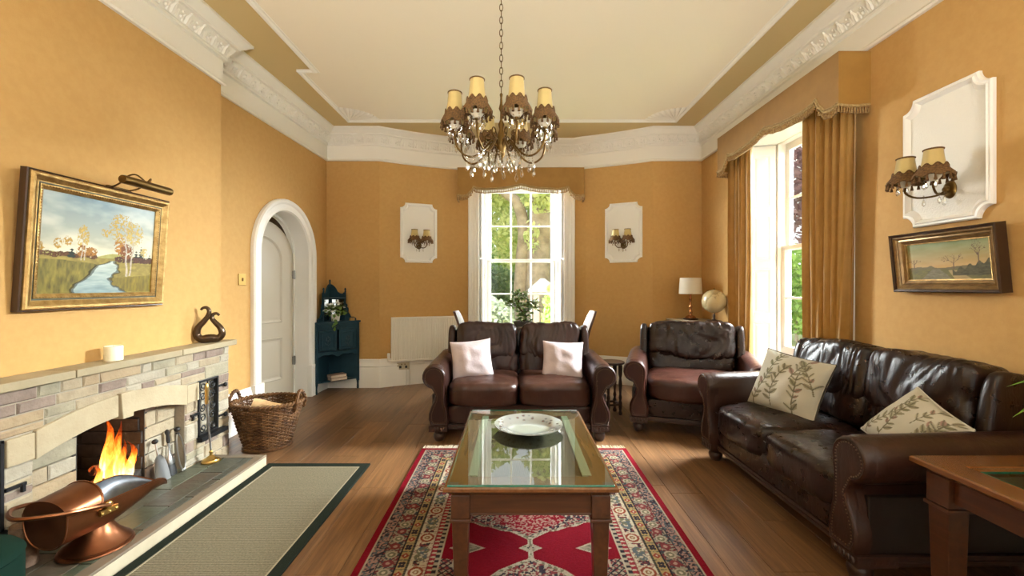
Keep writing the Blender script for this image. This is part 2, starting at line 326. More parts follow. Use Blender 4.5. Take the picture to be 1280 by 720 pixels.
# ------------------------------------------------------------------ helpers
class MB:
    def __init__(s): s.v = []; s.f = []
    def add(s, vs, fs, mtx=None):
        o = len(s.v)
        s.v += [tuple(mtx @ Vector(p)) for p in vs] if mtx else [tuple(p) for p in vs]
        s.f += [tuple(i+o for i in f) for f in fs]; return s
    def box(s, c, size, mtx=None):
        x, y, z = c; a, b, d = size[0]/2, size[1]/2, size[2]/2
        vs = [(x+i*a, y+j*b, z+k*d) for i in (-1, 1) for j in (-1, 1) for k in (-1, 1)]
        return s.add(vs, [(0, 1, 3, 2), (4, 6, 7, 5), (0, 4, 5, 1), (2, 3, 7, 6), (0, 2, 6, 4), (1, 5, 7, 3)], mtx)
    def bx(s, x0, x1, y0, y1, z0, z1, mtx=None):
        return s.box(((x0+x1)/2, (y0+y1)/2, (z0+z1)/2), (x1-x0, y1-y0, z1-z0), mtx)
    def loft(s, rings, caps=True, closed=True, mtx=None):
        n = len(rings[0]); vs = [p for r in rings for p in r]; fs = []
        for i in range(len(rings)-1):
            for j in range(n if closed else n-1):
                k = (j+1) % n; fs.append((i*n+j, i*n+k, (i+1)*n+k, (i+1)*n+j))
        if caps and closed: fs += [tuple(reversed(range(n))), tuple(range((len(rings)-1)*n, len(rings)*n))]
        return s.add(vs, fs, mtx)
    def lathe(s, prof, seg=20, c=(0, 0, 0), mtx=None, caps=True, sx=1, sy=1):
        rings = [[(c[0]+sx*r*math.cos(2*PI*j/seg), c[1]+sy*r*math.sin(2*PI*j/seg), c[2]+z) for j in range(seg)] for r, z in prof]
        return s.loft(rings, caps, True, mtx)
    def tube(s, pts, r, seg=8, closed=False, mtx=None):
        P = [Vector(p) for p in pts]; n = len(P); rings = []; up = Vector((0, 0, 1)); prevn = None
        for i, p in enumerate(P):
            a = P[(i-1) % n] if (closed or i) else P[0]; b = P[(i+1) % n] if (closed or i < n-1) else P[-1]
            t = (b-a).normalized() if (b-a).length > 1e-9 else Vector((0, 0, 1))
            if prevn is None:
                q = up if abs(t.dot(up)) < 0.95 else Vector((1, 0, 0)); nn = (q-t*q.dot(t)).normalized()
            else:
                nn = prevn-t*prevn.dot(t); nn = nn.normalized() if nn.length > 1e-6 else prevn
            prevn = nn; bn = t.cross(nn); rr = r[i] if isinstance(r, (list, tuple)) else r
            rings.append([tuple(p+(nn*math.cos(2*PI*j/seg)+bn*math.sin(2*PI*j/seg))*rr) for j in range(seg)])
        if closed: rings.append(rings[0])
        return s.loft(rings, not closed, True, mtx)
    def prism(s, poly, f0, f1):      # poly of 2D points; f0/f1 map 2D to 3D for both caps
        n = len(poly)
        vs = [f0(*p) for p in poly]+[f1(*p) for p in poly]
        fs = [tuple(range(n-1, -1, -1)), tuple(range(n, 2*n))]+[(i, (i+1) % n, n+(i+1) % n, n+i) for i in range(n)]
        return s.add(vs, fs)
    def sphere(s, c, r, seg=14, rings=9, sc=(1, 1, 1), mtx=None):
        pr = [(max(1e-4, math.sin(PI*i/rings))*r, -math.cos(PI*i/rings)*r) for i in range(rings+1)]
        rr = [[(c[0]+sc[0]*a*math.cos(2*PI*j/seg), c[1]+sc[1]*a*math.sin(2*PI*j/seg), c[2]+sc[2]*z) for j in range(seg)] for a, z in pr]
        return s.loft(rr, True, True, mtx)
    def superbox(s, c, size, n=(10, 10, 6), p=5.0, fn=None, mtx=None):
        ids = {}; vs = []; fs = []
        def vert(i, j, k):
            key = (i, j, k)
            if key in ids: return ids[key]
            a, b, d = 2*i/n[0]-1, 2*j/n[1]-1, 2*k/n[2]-1
            q = (abs(a)**p+abs(b)**p+abs(d)**p)**(1/p)
            u = Vector((a/q, b/q, d/q)); pt = Vector((u[0]*size[0]/2, u[1]*size[1]/2, u[2]*size[2]/2))
            if fn: pt = fn(pt, u)
            ids[key] = len(vs); vs.append((pt[0]+c[0], pt[1]+c[1], pt[2]+c[2])); return ids[key]
        for ax in range(3):
            o1, o2 = [x for x in range(3) if x != ax]
            for side in (0, n[ax]):
                for i in range(n[o1]):
                    for j in range(n[o2]):
                        q = []
                        for (di, dj) in ((0, 0), (1, 0), (1, 1), (0, 1)):
                            kk = [0, 0, 0]; kk[ax] = side; kk[o1] = i+di; kk[o2] = j+dj; q.append(vert(*kk))
                        flip = (side == 0) != (ax == 1)
                        fs.append(tuple(reversed(q)) if flip else tuple(q))
        return s.add(vs, fs, mtx)
    def mesh(s, name, mat, smooth=40):
        me = D.meshes.new(name); me.from_pydata(s.v, [], s.f)
        bm = bmesh.new(); bm.from_mesh(me); bmesh.ops.recalc_face_normals(bm, faces=bm.faces); bm.to_mesh(me); bm.free()
        me.materials.append(mat)
        if smooth:
            me.polygons.foreach_set('use_smooth', [True]*len(me.polygons))
            me.set_sharp_from_angle(angle=math.radians(smooth))
        return me
    def build(s, name, mat, parent=None, smooth=40, bevel=0, seg=2):
        return put(name, s.mesh(name, mat, smooth), parent, bevel=bevel, seg=seg)

def put(name, me, parent=None, loc=None, rot=None, scale=None, bevel=0, seg=2):
    o = D.objects.new(name, me); COL.objects.link(o)
    if parent: o.parent = parent
    if loc: o.location = loc
    if rot: o.rotation_euler = rot
    if scale: o.scale = scale
    if bevel:
        b = o.modifiers.new('bevel', 'BEVEL'); b.width = bevel; b.segments = seg; b.limit_method = 'ANGLE'; b.angle_limit = math.radians(40)
    return o
def tag(o, label, cat, group=None):
    o['label'] = label; o['category'] = cat
    if group: o['group'] = group
    return o
def thing(name, loc, rz, label, cat, group=None):
    o = D.objects.new(name, None); COL.objects.link(o); o.location = loc; o.rotation_euler = (0, 0, rz)
    o.empty_display_size = 0.1
    return tag(o, label, cat, group)
def struct(o): o['kind'] = 'structure'; return o
def stuff(o): o['kind'] = 'stuff'; return o
def empty_struct(name, loc=(0, 0, 0)):
    o = D.objects.new(name, None); COL.objects.link(o); o.location = loc; return struct(o)
def copy_tree(o, loc, rz, label, parent=None):
    c = o.copy(); COL.objects.link(c)
    if parent: c.parent = parent
    else:
        c.location = loc; c.rotation_euler = (0, 0, rz); c['label'] = label
    for ch in list(o.children): copy_tree(ch, None, None, None, c)
    return c
def colmesh(name, verts, faces, cols, mat, parent=None, smooth=True):
    me = D.meshes.new(name); me.from_pydata(verts, [], faces)
    at = me.color_attributes.new('Col', 'FLOAT_COLOR', 'POINT')
    a = np.ones((len(verts), 4), np.float32); a[:, :3] = cols
    at.data.foreach_set('color', a.ravel())
    me.materials.append(mat)
    if smooth: me.polygons.foreach_set('use_smooth', [True]*len(me.polygons))
    return put(name, me, parent)
def grid_faces(nu, nv):
    i = np.arange(nu-1)[:, None]*nv+np.arange(nv-1)[None, :]
    return np.stack([i, i+nv, i+nv+1, i+1], -1).reshape(-1, 4).tolist()
def vnoise(x, y, seed=0):            # smooth value noise on numpy arrays
    def h(i, j):
        s = np.sin(i*127.1+j*311.7+seed*74.7)*43758.5453; return s-np.floor(s)
    xi, yi = np.floor(x), np.floor(y); xf, yf = x-xi, y-yi
    u, v = xf*xf*(3-2*xf), yf*yf*(3-2*yf)
    return (h(xi, yi)*(1-u)+h(xi+1, yi)*u)*(1-v)+(h(xi, yi+1)*(1-u)+h(xi+1, yi+1)*u)*v
def fbm(x, y, seed=0, o=4):
    r = 0; a = 0.5
    for k in range(o): r = r+a*vnoise(x*2**k, y*2**k, seed+k); a *= 0.5
    return r
def Rz(a): return Matrix.Rotation(a, 4, 'Z')
def Rx(a): return Matrix.Rotation(a, 4, 'X')
def Ry(a): return Matrix.Rotation(a, 4, 'Y')
def T(*p): return Matrix.Translation(p)
def ell(pts, t):  # Catmull-Rom through points
    n = len(pts)-1; t = min(max(t, 0), 0.99999)*n; i = int(t); f = t-i
    P = [Vector(pts[max(0, min(n, i+k))]) for k in (-1, 0, 1, 2)]
    return 0.5*((2*P[1])+(P[2]-P[0])*f+(2*P[0]-5*P[1]+4*P[2]-P[3])*f*f+(3*P[1]-P[0]-3*P[2]+P[3])*f**3)
def spline(pts, n): return [ell(pts, i/n) for i in range(n+1)]
# ------------------------------------------------------------------ room shell
CEIL = 3.18
XR, YB, XB = 2.33, 5.30, -2.25              # right wall, back wall, chimney breast face
LW0, LW1 = (-2.379, 3.29), (-2.315, 5.30)   # left wall beyond the breast
def lwx(y): return LW0[0]+(LW1[0]-LW0[0])*(y-LW0[1])/(LW1[1]-LW0[1])
BW = (-0.62, 0.82, 5.72)                    # flat facet that carries the bay window
def arc_y(x):
    t = (x-0.03)/1.69; e = (BW[0]-0.03)/1.69
    return YB+(BW[2]-YB)*min(1, (1-t*t)/(1-e*e))
arcL = [(-1.66+(BW[0]+1.66)*i/7, 0) for i in range(8)]; arcL = [(x, arc_y(x) if i else YB) for i, (x, _) in enumerate(arcL)]
arcR = [(BW[1]+(1.72-BW[1])*i/7, 0) for i in range(8)]; arcR = [(x, arc_y(x) if i < 7 else YB) for i, (x, _) in enumerate(arcR)]
arcL[-1] = (BW[0], BW[2]); arcR[0] = (BW[1], BW[2])
YN = -1.7
PATH = [(-2.40, YN), (-2.39, 1.37), (XB, 1.37), (XB, LW0[1]), LW0, LW1]+arcL+arcR+[(XR, YB), (XR, YN)]
iC1, iC2 = 5, 5+len(arcL)+len(arcR)+1      # indices of the two back corners

def wall(name, p0, p1, z0, z1, holes, thick, mat, parent=None):
    a, b = Vector((p0[0], p0[1])), Vector((p1[0], p1[1])); d = (b-a); L = d.length; d /= L
    nrm = Vector((-d.y, d.x))
    bm = bmesh.new()
    loops = [[(0, z0), (L, z0), (L, z1), (0, z1)]]+holes
    rings = []
    for off in (0, thick):
        es = []; rr = []
        for lp in loops:
            vs = [bm.verts.new((a.x+d.x*s+nrm.x*off, a.y+d.y*s+nrm.y*off, z)) for s, z in lp]; rr.append(vs)
            es += [bm.edges.new((vs[i], vs[(i+1) % len(vs)])) for i in range(len(vs))]
        bmesh.ops.triangle_fill(bm, use_beauty=True, use_dissolve=True, edges=es); rings.append(rr)
    for r0, r1 in zip(*rings):
        for i in range(len(r0)):
            j = (i+1) % len(r0); bm.faces.new((r0[i], r0[j], r1[j], r1[i]))
    bmesh.ops.recalc_face_normals(bm, faces=bm.faces)
    me = D.meshes.new(name); bm.to_mesh(me); bm.free(); me.materials.append(mat)
    return put(name, me, parent)
def rect(s0, s1, z0, z1): return [(s0, z0), (s1, z0), (s1, z1), (s0, z1)]

# arch doorway on the left wall
DY0, DY1, DSPR, DR, DTR = 3.85, 4.96, 1.575, 0.44, 0.12
DYC = 4.405
def s_left(y): return (y-LW0[1])*math.hypot(LW1[0]-LW0[0], LW1[1]-LW0[1])/(LW1[1]-LW0[1])
sc_ = s_left(DYC)
def arch_loop(r, n=24, z0=0.0, spr=DSPR):
    return [(sc_-r, z0)]+[(sc_-r*math.cos(PI*i/n), spr+r*math.sin(PI*i/n)) for i in range(n+1)]+[(sc_+r, z0)]
wl = struct(wall('wall_left', LW0, (LW1[0]+0.003, LW1[1]+0.1), -0.05, CEIL+0.06, [arch_loop(DR+0.0)], 0.12, mt['wallpaper']))
struct(wall('wall_chimney', (XB, 1.37), (XB, LW0[1]), -0.05, CEIL+0.06, [rect(2.05-1.37, 2.62-1.37, 0.0, 0.70)], 0.06, mt['wallpaper']))
m = MB(); m.bx(-2.45, XB-0.062, LW0[1]-0.06, LW0[1], -0.05, CEIL+0.06); m.bx(-2.45, XB-0.062, 1.37, 1.43, -0.05, CEIL+0.06)
struct(m.build('wall_chimney_return', mt['wallpaper'], smooth=0))
struct(wall('wall_left_near', PATH[0], (-2.389, 1.50), -0.05, CEIL+0.06, [], 0.12, mt['wallpaper']))
WINR = (3.05, 4.29)                         # opening of the side window along Y
struct(wall('wall_right', (XR, YB+0.1), (XR, YN), -0.05, CEIL+0.06,
            [rect(YB+0.1-WINR[1], YB+0.1-WINR[0], 0.30, 2.66), rect(YB+0.1-0.45, YB+0.1+0.85, 0.30, 2.66)], 0.42, mt['wallpaper']))
struct(wall('wall_back', LW1, arcL[0], -0.05, CEIL+0.06, [], 0.12, mt['wallpaper']))
struct(wall('wall_back_right', arcR[-1], (XR, YB), -0.05, CEIL+0.06, [], 0.12, mt['wallpaper']))
m = MB()
for arc in (arcL, arcR):
    for p, q in zip(arc[:-1], arc[1:]):
        d = (Vector(q)-Vector(p)).normalized(); n_ = Vector((-d.y, d.x))*0.12
        m.add([(p[0], p[1], -0.05), (q[0], q[1], -0.05), (q[0], q[1], CEIL+0.06), (p[0], p[1], CEIL+0.06),
               (p[0]+n_.x, p[1]+n_.y, -0.05), (q[0]+n_.x, q[1]+n_.y, -0.05), (q[0]+n_.x, q[1]+n_.y, CEIL+0.06), (p[0]+n_.x, p[1]+n_.y, CEIL+0.06)],
              [(0, 1, 2, 3), (5, 4, 7, 6), (0, 4, 5, 1), (3, 2, 6, 7)])
struct(m.build('wall_bay', mt['wallpaper'], smooth=25))
WB = (-0.46, 0.67)                          # bay window opening
struct(wall('wall_bay_window', (BW[0], BW[2]), (BW[1], BW[2]), -0.05, CEIL+0.06, [rect(WB[0]-BW[0], WB[1]-BW[0], 0.50, 2.66)], 0.34, mt['wallpaper']))
struct(wall('wall_front', (XR, YN), (-2.40, YN), -0.05, CEIL+0.06, [rect(0.8, 2.0, 0.4, 2.66), rect(2.7, 3.9, 0.4, 2.66)], 0.2, mt['wallpaper']))

# ceiling: outer tan margin and inner cream field bounded by a moulding
def poly_slab(name, pts, z0, z1, mat):
    m = MB(); m.prism(pts, lambda x, y: (x, y, z0), lambda x, y: (x, y, z1)); return struct(m.build(name, mat, smooth=0))
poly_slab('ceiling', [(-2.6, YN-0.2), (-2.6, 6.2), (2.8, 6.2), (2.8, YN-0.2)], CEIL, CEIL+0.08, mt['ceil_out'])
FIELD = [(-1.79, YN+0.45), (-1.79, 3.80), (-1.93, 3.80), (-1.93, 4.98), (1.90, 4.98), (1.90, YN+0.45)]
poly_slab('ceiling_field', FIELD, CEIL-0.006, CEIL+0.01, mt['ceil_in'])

def offset_path(path, d, closed=False):
    P = [Vector(p) for p in path]; n = len(P); out = []
    for i in range(n):
        a = P[i-1] if (i or closed) else None; b = P[(i+1) % n] if (i < n-1 or closed) else None
        n1 = n2 = None
        if a is not None: t = (P[i]-a).normalized(); n1 = Vector((t.y, -t.x))
        if b is not None: t = (b-P[i]).normalized(); n2 = Vector((t.y, -t.x))
        if n1 is None: q = n2
        elif n2 is None: q = n1
        else: q = (n1+n2); q = q/max(0.2, q.dot(n1))
        out.append(P[i]+q*d)
    return out
def sweep(path, prof, i0, i1, closed=False):
    offs = [offset_path(path, o, closed) for o, z in prof]
    m = MB(); rings = []
    idx = list(range(i0, i1+1)) if not closed else list(range(len(path)))+[0]
    for i in idx: rings.append([(offs[k][i].x, offs[k][i].y, prof[k][1]) for k in range(len(prof))])
    return m.loft(rings, True, True)
CORN = [(-0.005, 2.80), (0.022, 2.80), (0.030, 2.812), (0.022, 2.826), (0.010, 2.832), (0.010, 2.985), (0.030, 2.992), (0.034, 3.008), (0.028, 3.016),
        (0.046, 3.05), (0.072, 3.098), (0.092, 3.104), (0.096, 3.118), (0.118, 3.128), (0.140, 3.152), (0.158, 3.160), (0.158, 3.185), (-0.005, 3.185)]
cornices = []
for nm, i0, i1 in (('trim_1', 0, iC1), ('trim_2', iC1, iC2), ('trim_3', iC2, iC2+1)):
    o = struct(sweep(PATH, CORN, i0, i1).build(nm, mt['plaster'], smooth=30)); cornices.append(o)
# acanthus leaves of the enriched cornice band, one mesh repeated
def acanthus():
    m = MB()
    for k, (x, wd, h, t) in enumerate([(0, 0.024, 0.078, 0.018), (-0.033, 0.016, 0.055, 0.012), (0.033, 0.016, 0.055, 0.012)]):
        rows = []
        for i in range(5):
            f = i/4; ww = wd*math.sin(PI*(0.18+0.80*f))*(0.9 if i % 2 else 1.1); zz = h*f; out = t*math.sin(PI*min(1, 0.25+0.65*f))+(0.010 if i == 4 else 0)
            rows.append([(x-ww, 0.0, zz), (x-ww*0.45, out*0.8, zz), (x, out*0.55, zz), (x+ww*0.45, out*0.8, zz), (x+ww, 0.0, zz)])
        m.loft(rows, False, False)
    m.sphere((0, 0.008, 0.082), 0.010, 6, 4)
    m.sphere((0.058, 0.006, 0.024), 0.013, 6, 4); m.sphere((0.058, 0.005, 0.058), 0.009, 6, 4)
    return m.mesh('acanthus_leaf', mt['plaster'], 60)
aca = acanthus()
band = offset_path(PATH, 0.034)
for k in range(len(PATH)-1):
    a, b = band[k], band[k+1]; L = (b-a).length
    if k in (0, 1) or L < 0.1: continue
    if k == len(PATH)-2: b = a+(b-a).normalized()*3.7; L = 3.7
    if k < iC1: par = cornices[0]
    elif k < iC2: par = cornices[1]
    else: par = cornices[2]
    n = max(1, round(L/0.125)); d = (b-a).normalized(); nrm = Vector((d.y, -d.x))
    ang = math.atan2(-d.x, d.y) - PI/2
    for i in range(n):
        if k == 2 and a.y+(i+0.5)*L/n < 1.9: continue
        p = a+d*(L*(i+0.5)/n)
        # local +y must face the room: rotate about z, then lean with the band
        rz = math.atan2(nrm.y, nrm.x)-PI/2
        o = put('acanthus_leaf', aca, par, (p.x, p.y, 3.018), (-0.48, 0, rz))
# ceiling moulding with fan corners
FM = [(0.0, CEIL-0.002), (0.0, CEIL-0.022), (0.012, CEIL-0.030), (0.026, CEIL-0.024), (0.034, CEIL-0.012), (0.048, CEIL-0.010), (0.05, CEIL-0.002)]
o4 = struct(sweep(FIELD, FM, 0, 5, True).build('trim_4', mt['plaster'], smooth=30))
for (cx, cy, a0) in ((-1.90, 4.95, -PI/2), (1.87, 4.95, PI)):
    for i in range(9):
        a = a0+(i+0.5)*PI/2/9; m = MB(); r = 0.36
        rows = []
        for f, wd, hh in ((0.06, 0.004, 0.004), (0.4, 0.014, 0.012), (0.8, 0.030, 0.02), (0.95, 0.030, 0.016), (1.0, 0.012, 0.004)):
            rows.append([(f*r, -wd, 0), (f*r, -wd*0.5, -hh*0.8), (f*r, 0, -hh), (f*r, wd*0.5, -hh*0.8), (f*r, wd, 0)])
        m.loft(rows, False, False, Rz(a))
        m.build('fan_flute', mt['plaster'], o4, 60).location = (cx, cy, CEIL-0.007)

# baseboards
BB = [(-0.004, 0.0), (0.030, 0.0), (0.030, 0.235), (0.024, 0.25), (0.030, 0.265), (0.020, 0.295), (0.010, 0.33), (0.010, 0.348), (-0.004, 0.352)]
lw_dir = Vector((LW1[0]-LW0[0], LW1[1]-LW0[1])).normalized()
q0 = (lwx(DYC-DR-DTR), DYC-DR-DTR); q1 = (lwx(DYC+DR+DTR), DYC+DR+DTR)
struct(sweep([(XB, 3.20), (XB, LW0[1]), LW0, q0], BB, 0, 3).build('baseboard_left', mt['white'], smooth=25))
pb = [q1, LW1]+arcL
struct(sweep(pb, BB, 0, len(pb)-1).build('baseboard_back', mt['white'], smooth=25))
pb = arcR+[(XR, YB), (XR, 4.45)]
struct(sweep(pb, BB, 0, len(pb)-1).build('baseboard_bay', mt['white'], smooth=25))
struct(sweep([(XR, 2.86), (XR, YN)], BB, 0, 1).build('baseboard_right', mt['white'], smooth=25))

# floor: slab plus separate planks
m = MB(); m.prism([(-2.5, YN-0.2), (-2.5, 6.1), (2.7, 6.1), (2.7, YN-0.2)], lambda x, y: (x, y, -0.08), lambda x, y: (x, y, -0.012))
floor = struct(m.build('floor', mt['darkwood'], smooth=0))
pl = MB(); e = 0.0012
pl.add([(0.0008, 0, -0.011), (0.1892, 0, -0.011), (0.1892, 1, -0.011), (0.0008, 1, -0.011),
        (0.0008, 0, -e), (0.1892, 0, -e), (0.1892, 1, -e), (0.0008, 1, -e),
        (0.0022, 0.0011, 0), (0.1878, 0.0011, 0), (0.1878, 0.9989, 0), (0.0022, 0.9989, 0)],
       [(3, 2, 1, 0), (0, 1, 5, 4), (1, 2, 6, 5), (2, 3, 7, 6), (3, 0, 4, 7), (4, 5, 9, 8), (5, 6, 10, 9), (6, 7, 11, 10), (7, 4, 8, 11), (8, 9, 10, 11)])
plm = pl.mesh('plank', mt['plank'], 0)
for i in range(26):
    x = -2.47+i*0.19; ym = YB-0.001 if (x < -1.62 or x > 1.60) else 5.71
    y = -1.69-random.random()*1.2
    while y < ym-0.05:
        L = random.choice((1.22, 1.22, 1.22, 0.8)); y2 = min(y+L, ym)
        if y2 > 0.5: put('plank', plm, floor, (x, y, 0), None, (1, y2-y, 1))
        y = y2+0.0008
m = MB(); m.bx(-2.45, 2.35, YN, 0.5, -0.011, -0.001); m.build('plank_strip', mt['plank'], floor, 0)

# hallway beyond the arch door (dim)
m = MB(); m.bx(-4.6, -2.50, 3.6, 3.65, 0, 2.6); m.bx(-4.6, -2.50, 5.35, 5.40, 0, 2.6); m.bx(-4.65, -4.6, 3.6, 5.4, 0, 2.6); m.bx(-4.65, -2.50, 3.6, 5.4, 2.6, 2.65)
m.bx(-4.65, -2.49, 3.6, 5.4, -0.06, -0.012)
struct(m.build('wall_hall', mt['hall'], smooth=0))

# ---- arch door: frame (jamb lining and moulded casing), leaf, hinges
door = empty_struct('door_1', (lwx(DYC), DYC, 0)); door.rotation_euler = (0, 0, math.atan2(lw_dir.y, lw_dir.x)-PI/2)
# local: y along wall, +x into the room
def arch_ring(r, x, z0=0.0, n=24):
    return [(x, -r, z0)]+[(x, -r*math.cos(PI*i/n), DSPR+r*math.sin(PI*i/n)) for i in range(n+1)]+[(x, r, z0)]
m = MB(); prof = [(0.44, -0.002), (0.44, 0.012), (0.452, 0.030), (0.468, 0.022), (0.492, 0.026), (0.512, 0.024), (0.530, 0.040), (0.556, 0.044), (0.566, 0.030), (0.566, -0.002)]
m.loft([arch_ring(r, x) for r, x in prof], False, False); m.build('casing', mt['white'], door, 30)
m = MB(); m.loft([arch_ring(0.44, 0.0), arch_ring(0.438, -0.145), arch_ring(0.41, -0.145), arch_ring(0.41, -0.19), arch_ring(0.47, -0.19)], False, False); m.build('jamb_lining', mt['white'], door, 30)
for s in (-1, 1):
    m = MB(); m.bx(-0.002, 0.05, s*0.503-0.066, s*0.503+0.066, 0, 0.36); m.build('plinth_block', mt['white'], door, 0, 0.004)
leaf = MB(); LW_ = 0.82; r = LW_/2-0.005
def leaf_outline(r, z0, zs, yc, n=20): return [(yc-r, z0)]+[(yc-r*math.cos(PI*i/n), zs+r*math.sin(PI*i/n)) for i in range(n+1)]+[(yc+r, z0)]
lf = leaf.prism(leaf_outline(r, 0.012, DSPR-0.03, -LW_/2), lambda y, z: (0, y, z), lambda y, z: (-0.04, y, z)).build('door_leaf', mt['door'], door, 30)
lf.location = (-0.148, 0.405, 0); lf.rotation_euler = (0, 0, -0.30)
def raised(outline_fn, par):
    m = MB(); rings = []
    for dr, x in ((0.0, 0.0005), (0.006, 0.010), (0.024, 0.004), (0.036, -0.004), (0.06, 0.004)): rings.append([(x, y, z) for y, z in outline_fn(dr)])
    m.loft(rings, False, True); n = len(rings[0]); m.f.append(tuple(range(4*n, 5*n)))
    return m.build('door_panel', mt['door'], par, 25)
raised(lambda d: [(-LW_/2-0.26+d, 0.86+d), (-LW_/2+0.26-d, 0.86+d)]+[(-LW_/2+(0.26-d)*math.cos(PI*i/18), DSPR-0.05+(0.26-d)*math.sin(PI*i/18)) for i in range(19)], lf)
raised(lambda d: [(-LW_/2-0.26+d, 0.24+d), (-LW_/2+0.26-d, 0.24+d), (-LW_/2+0.26-d, 0.70-d), (-LW_/2-0.26+d, 0.70-d)], lf)
for z in (0.42, 1.38):
    m = MB(); m.lathe([(0.009, -0.05), (0.009, 0.05)], 10, (-0.138, 0.414, z)); m.bx(-0.15, -0.138, 0.385, 0.437, z-0.045, z+0.045); m.build('hinge', mt['steel'], door, 30)
sw = thing('light_switch', (lwx(3.72)+0.001, 3.72, 1.31), door.rotation_euler.z, 'small brass light switch plate on the wall left of the arch door', 'light switch')
m = MB(); m.bx(0, 0.008, -0.045, 0.045, -0.05, 0.05); m.build('plate', mt['brass'], sw, 0, 0.003)
m = MB(); m.bx(0.008, 0.014, -0.008, 0.008, -0.014, 0.014); m.build('rocker', mt['old_brass'], sw, 0, 0.002)

# ---- sash windows. local: x along the wall, y outward, z up
def sash_window(nm, loc, rz, w2, ws, zs, depth, outer, arch_w):
    """w2 half opening, ws half sash width, zs (bottom, meeting, top) of glass, depth of sash behind wall face"""
    W = empty_struct(nm, loc); W.rotation_euler = (0, 0, rz); wh = mt['white']
    zb, zm, zt = zs
    m = MB()                                   # splayed linings and head
    for s in (-1, 1):
        m.add([(s*w2, 0, outer[0]), (s*ws, depth-0.02, outer[0]), (s*ws, depth-0.02, outer[1]), (s*w2, 0, outer[1]),
               (s*(w2+0.02), 0, outer[0]), (s*(w2+0.02), depth-0.02, outer[0]), (s*(w2+0.02), depth-0.02, outer[1]), (s*(w2+0.02), 0, outer[1])],
              [(0, 1, 2, 3), (4, 7, 6, 5), (0, 4, 5, 1), (3, 2, 6, 7), (0, 3, 7, 4), (1, 5, 6, 2)])
    m.bx(-w2, w2, 0, depth, outer[1]-0.02, outer[1]+0.01)
    m.build('reveal_lining', wh, W, 0)
    m = MB()
    for s in (-1, 1): m.bx(min(s*ws, s*(ws-0.035)), max(s*ws, s*(ws-0.035)), depth-0.03, depth+0.10, outer[0], outer[1])
    m.bx(-ws, ws, depth-0.03, depth+0.10, zt+0.05, outer[1]-0.01); m.build('box_frame', wh, W, 0, 0.003)
    m = MB(); m.bx(-w2-0.06, w2+0.06, -0.05, depth+0.02, outer[0]-0.0, outer[0]+0.035); m.build('sill', wh, W, 0, 0.006)
    wi = ws-0.035
    for (z0, z1, yy) in ((zm, zt, depth+0.045), (zb, zm, depth)):
        m = MB(); lo = 0.09 if z0 == zb else 0.022; hi = 0.05 if z1 == zt else 0.022
        m.bx(-wi, wi, yy, yy+0.04, z0-lo, z0+0.018); m.bx(-wi, wi, yy, yy+0.04, z1-0.018, z1+hi)
        for s in (-1, 1): m.bx(min(s*wi, s*(wi-0.055)), max(s*wi, s*(wi-0.055)), yy, yy+0.04, z0, z1)
        f = m.build('sash', wh, W, 0, 0.004)
        g = wi-0.055
        for k in (-1, 1):
            m = MB(); m.bx(k*g/3-0.011, k*g/3+0.011, yy+0.004, yy+0.036, z0+0.018, z1-0.018); m.build('glazing_bar', wh, f, 0, 0.004)
        zc = (z0+z1)/2
        m = MB(); m.bx(-g, g, yy+0.006, yy+0.034, zc-0.011, zc+0.011); m.build('glazing_bar', wh, f, 0, 0.004)
        for i in range(3):
            for (za, zb_) in ((z0+0.018, zc-0.011), (zc+0.011, z1-0.018)):
                m = MB(); x0 = -g+i*2*g/3; m.bx(x0+0.002, x0+2*g/3-0.002, yy+0.018, yy+0.022, za, zb_); m.build('pane', mt['pane'], f, 0)
    if arch_w:
        for s in (-1, 1):                      # reeded casing
            m = MB(); pts = []
            pr = [(0, 0), (0, 0.024), (0.012, 0.030), (0.024, 0.018), (0.045, 0.018), (0.052, 0.030), (0.066, 0.030), (0.074, 0.018), (0.096, 0.018), (0.104, 0.036), (0.128, 0.042), (0.14, 0.030), (0.14, 0)]
            m.prism([(s*(w2+a*arch_w/0.14), -b) for a, b in pr], lambda x, y: (x, y, 0.0), lambda x, y: (x, y, outer[1]+0.02))
            m.build('casing', wh, W, 25)
        m = MB(); m.bx(-w2-arch_w, w2+arch_w, -0.035, 0, outer[1]+0.02, outer[1]+0.13); m.build('head_casing', wh, W, 0, 0.008)
    return W
w1 = sash_window('window_1', ((WB[0]+WB[1])/2, BW[2], 0), 0, (WB[1]-WB[0])/2, 0.51, (0.68, 1.61, 2.585), 0.26, (0.50, 2.66), 0.145)
for s in (-1, 1):                              # folded shutters seen edge-on against the splays, and apron below the sill
    m = MB(); x0 = s*0.548
    m.bx(min(x0, x0-s*0.03), max(x0, x0-s*0.03), 0.01, 0.20, 0.56, 1.62); m.build('shutter', mt['white'], w1, 0, 0.004)
    m = MB(); m.bx(min(x0, x0-s*0.022), max(x0, x0-s*0.022), 0.01, 0.20, 1.63, 2.62); m.build('shutter', mt['white'], w1, 0, 0.004)
m = MB(); m.bx(-0.6, 0.6, -0.012, 0.0, 0.0, 0.50); m.build('apron', mt['white'], w1, 0, 0.003)
w2 = sash_window('window_2', (XR, (WINR[0]+WINR[1])/2, 0), -PI/2, (WINR[1]-WINR[0])/2, 0.54, (0.66, 1.62, 2.585), 0.28, (0.30, 2.66), 0.13)
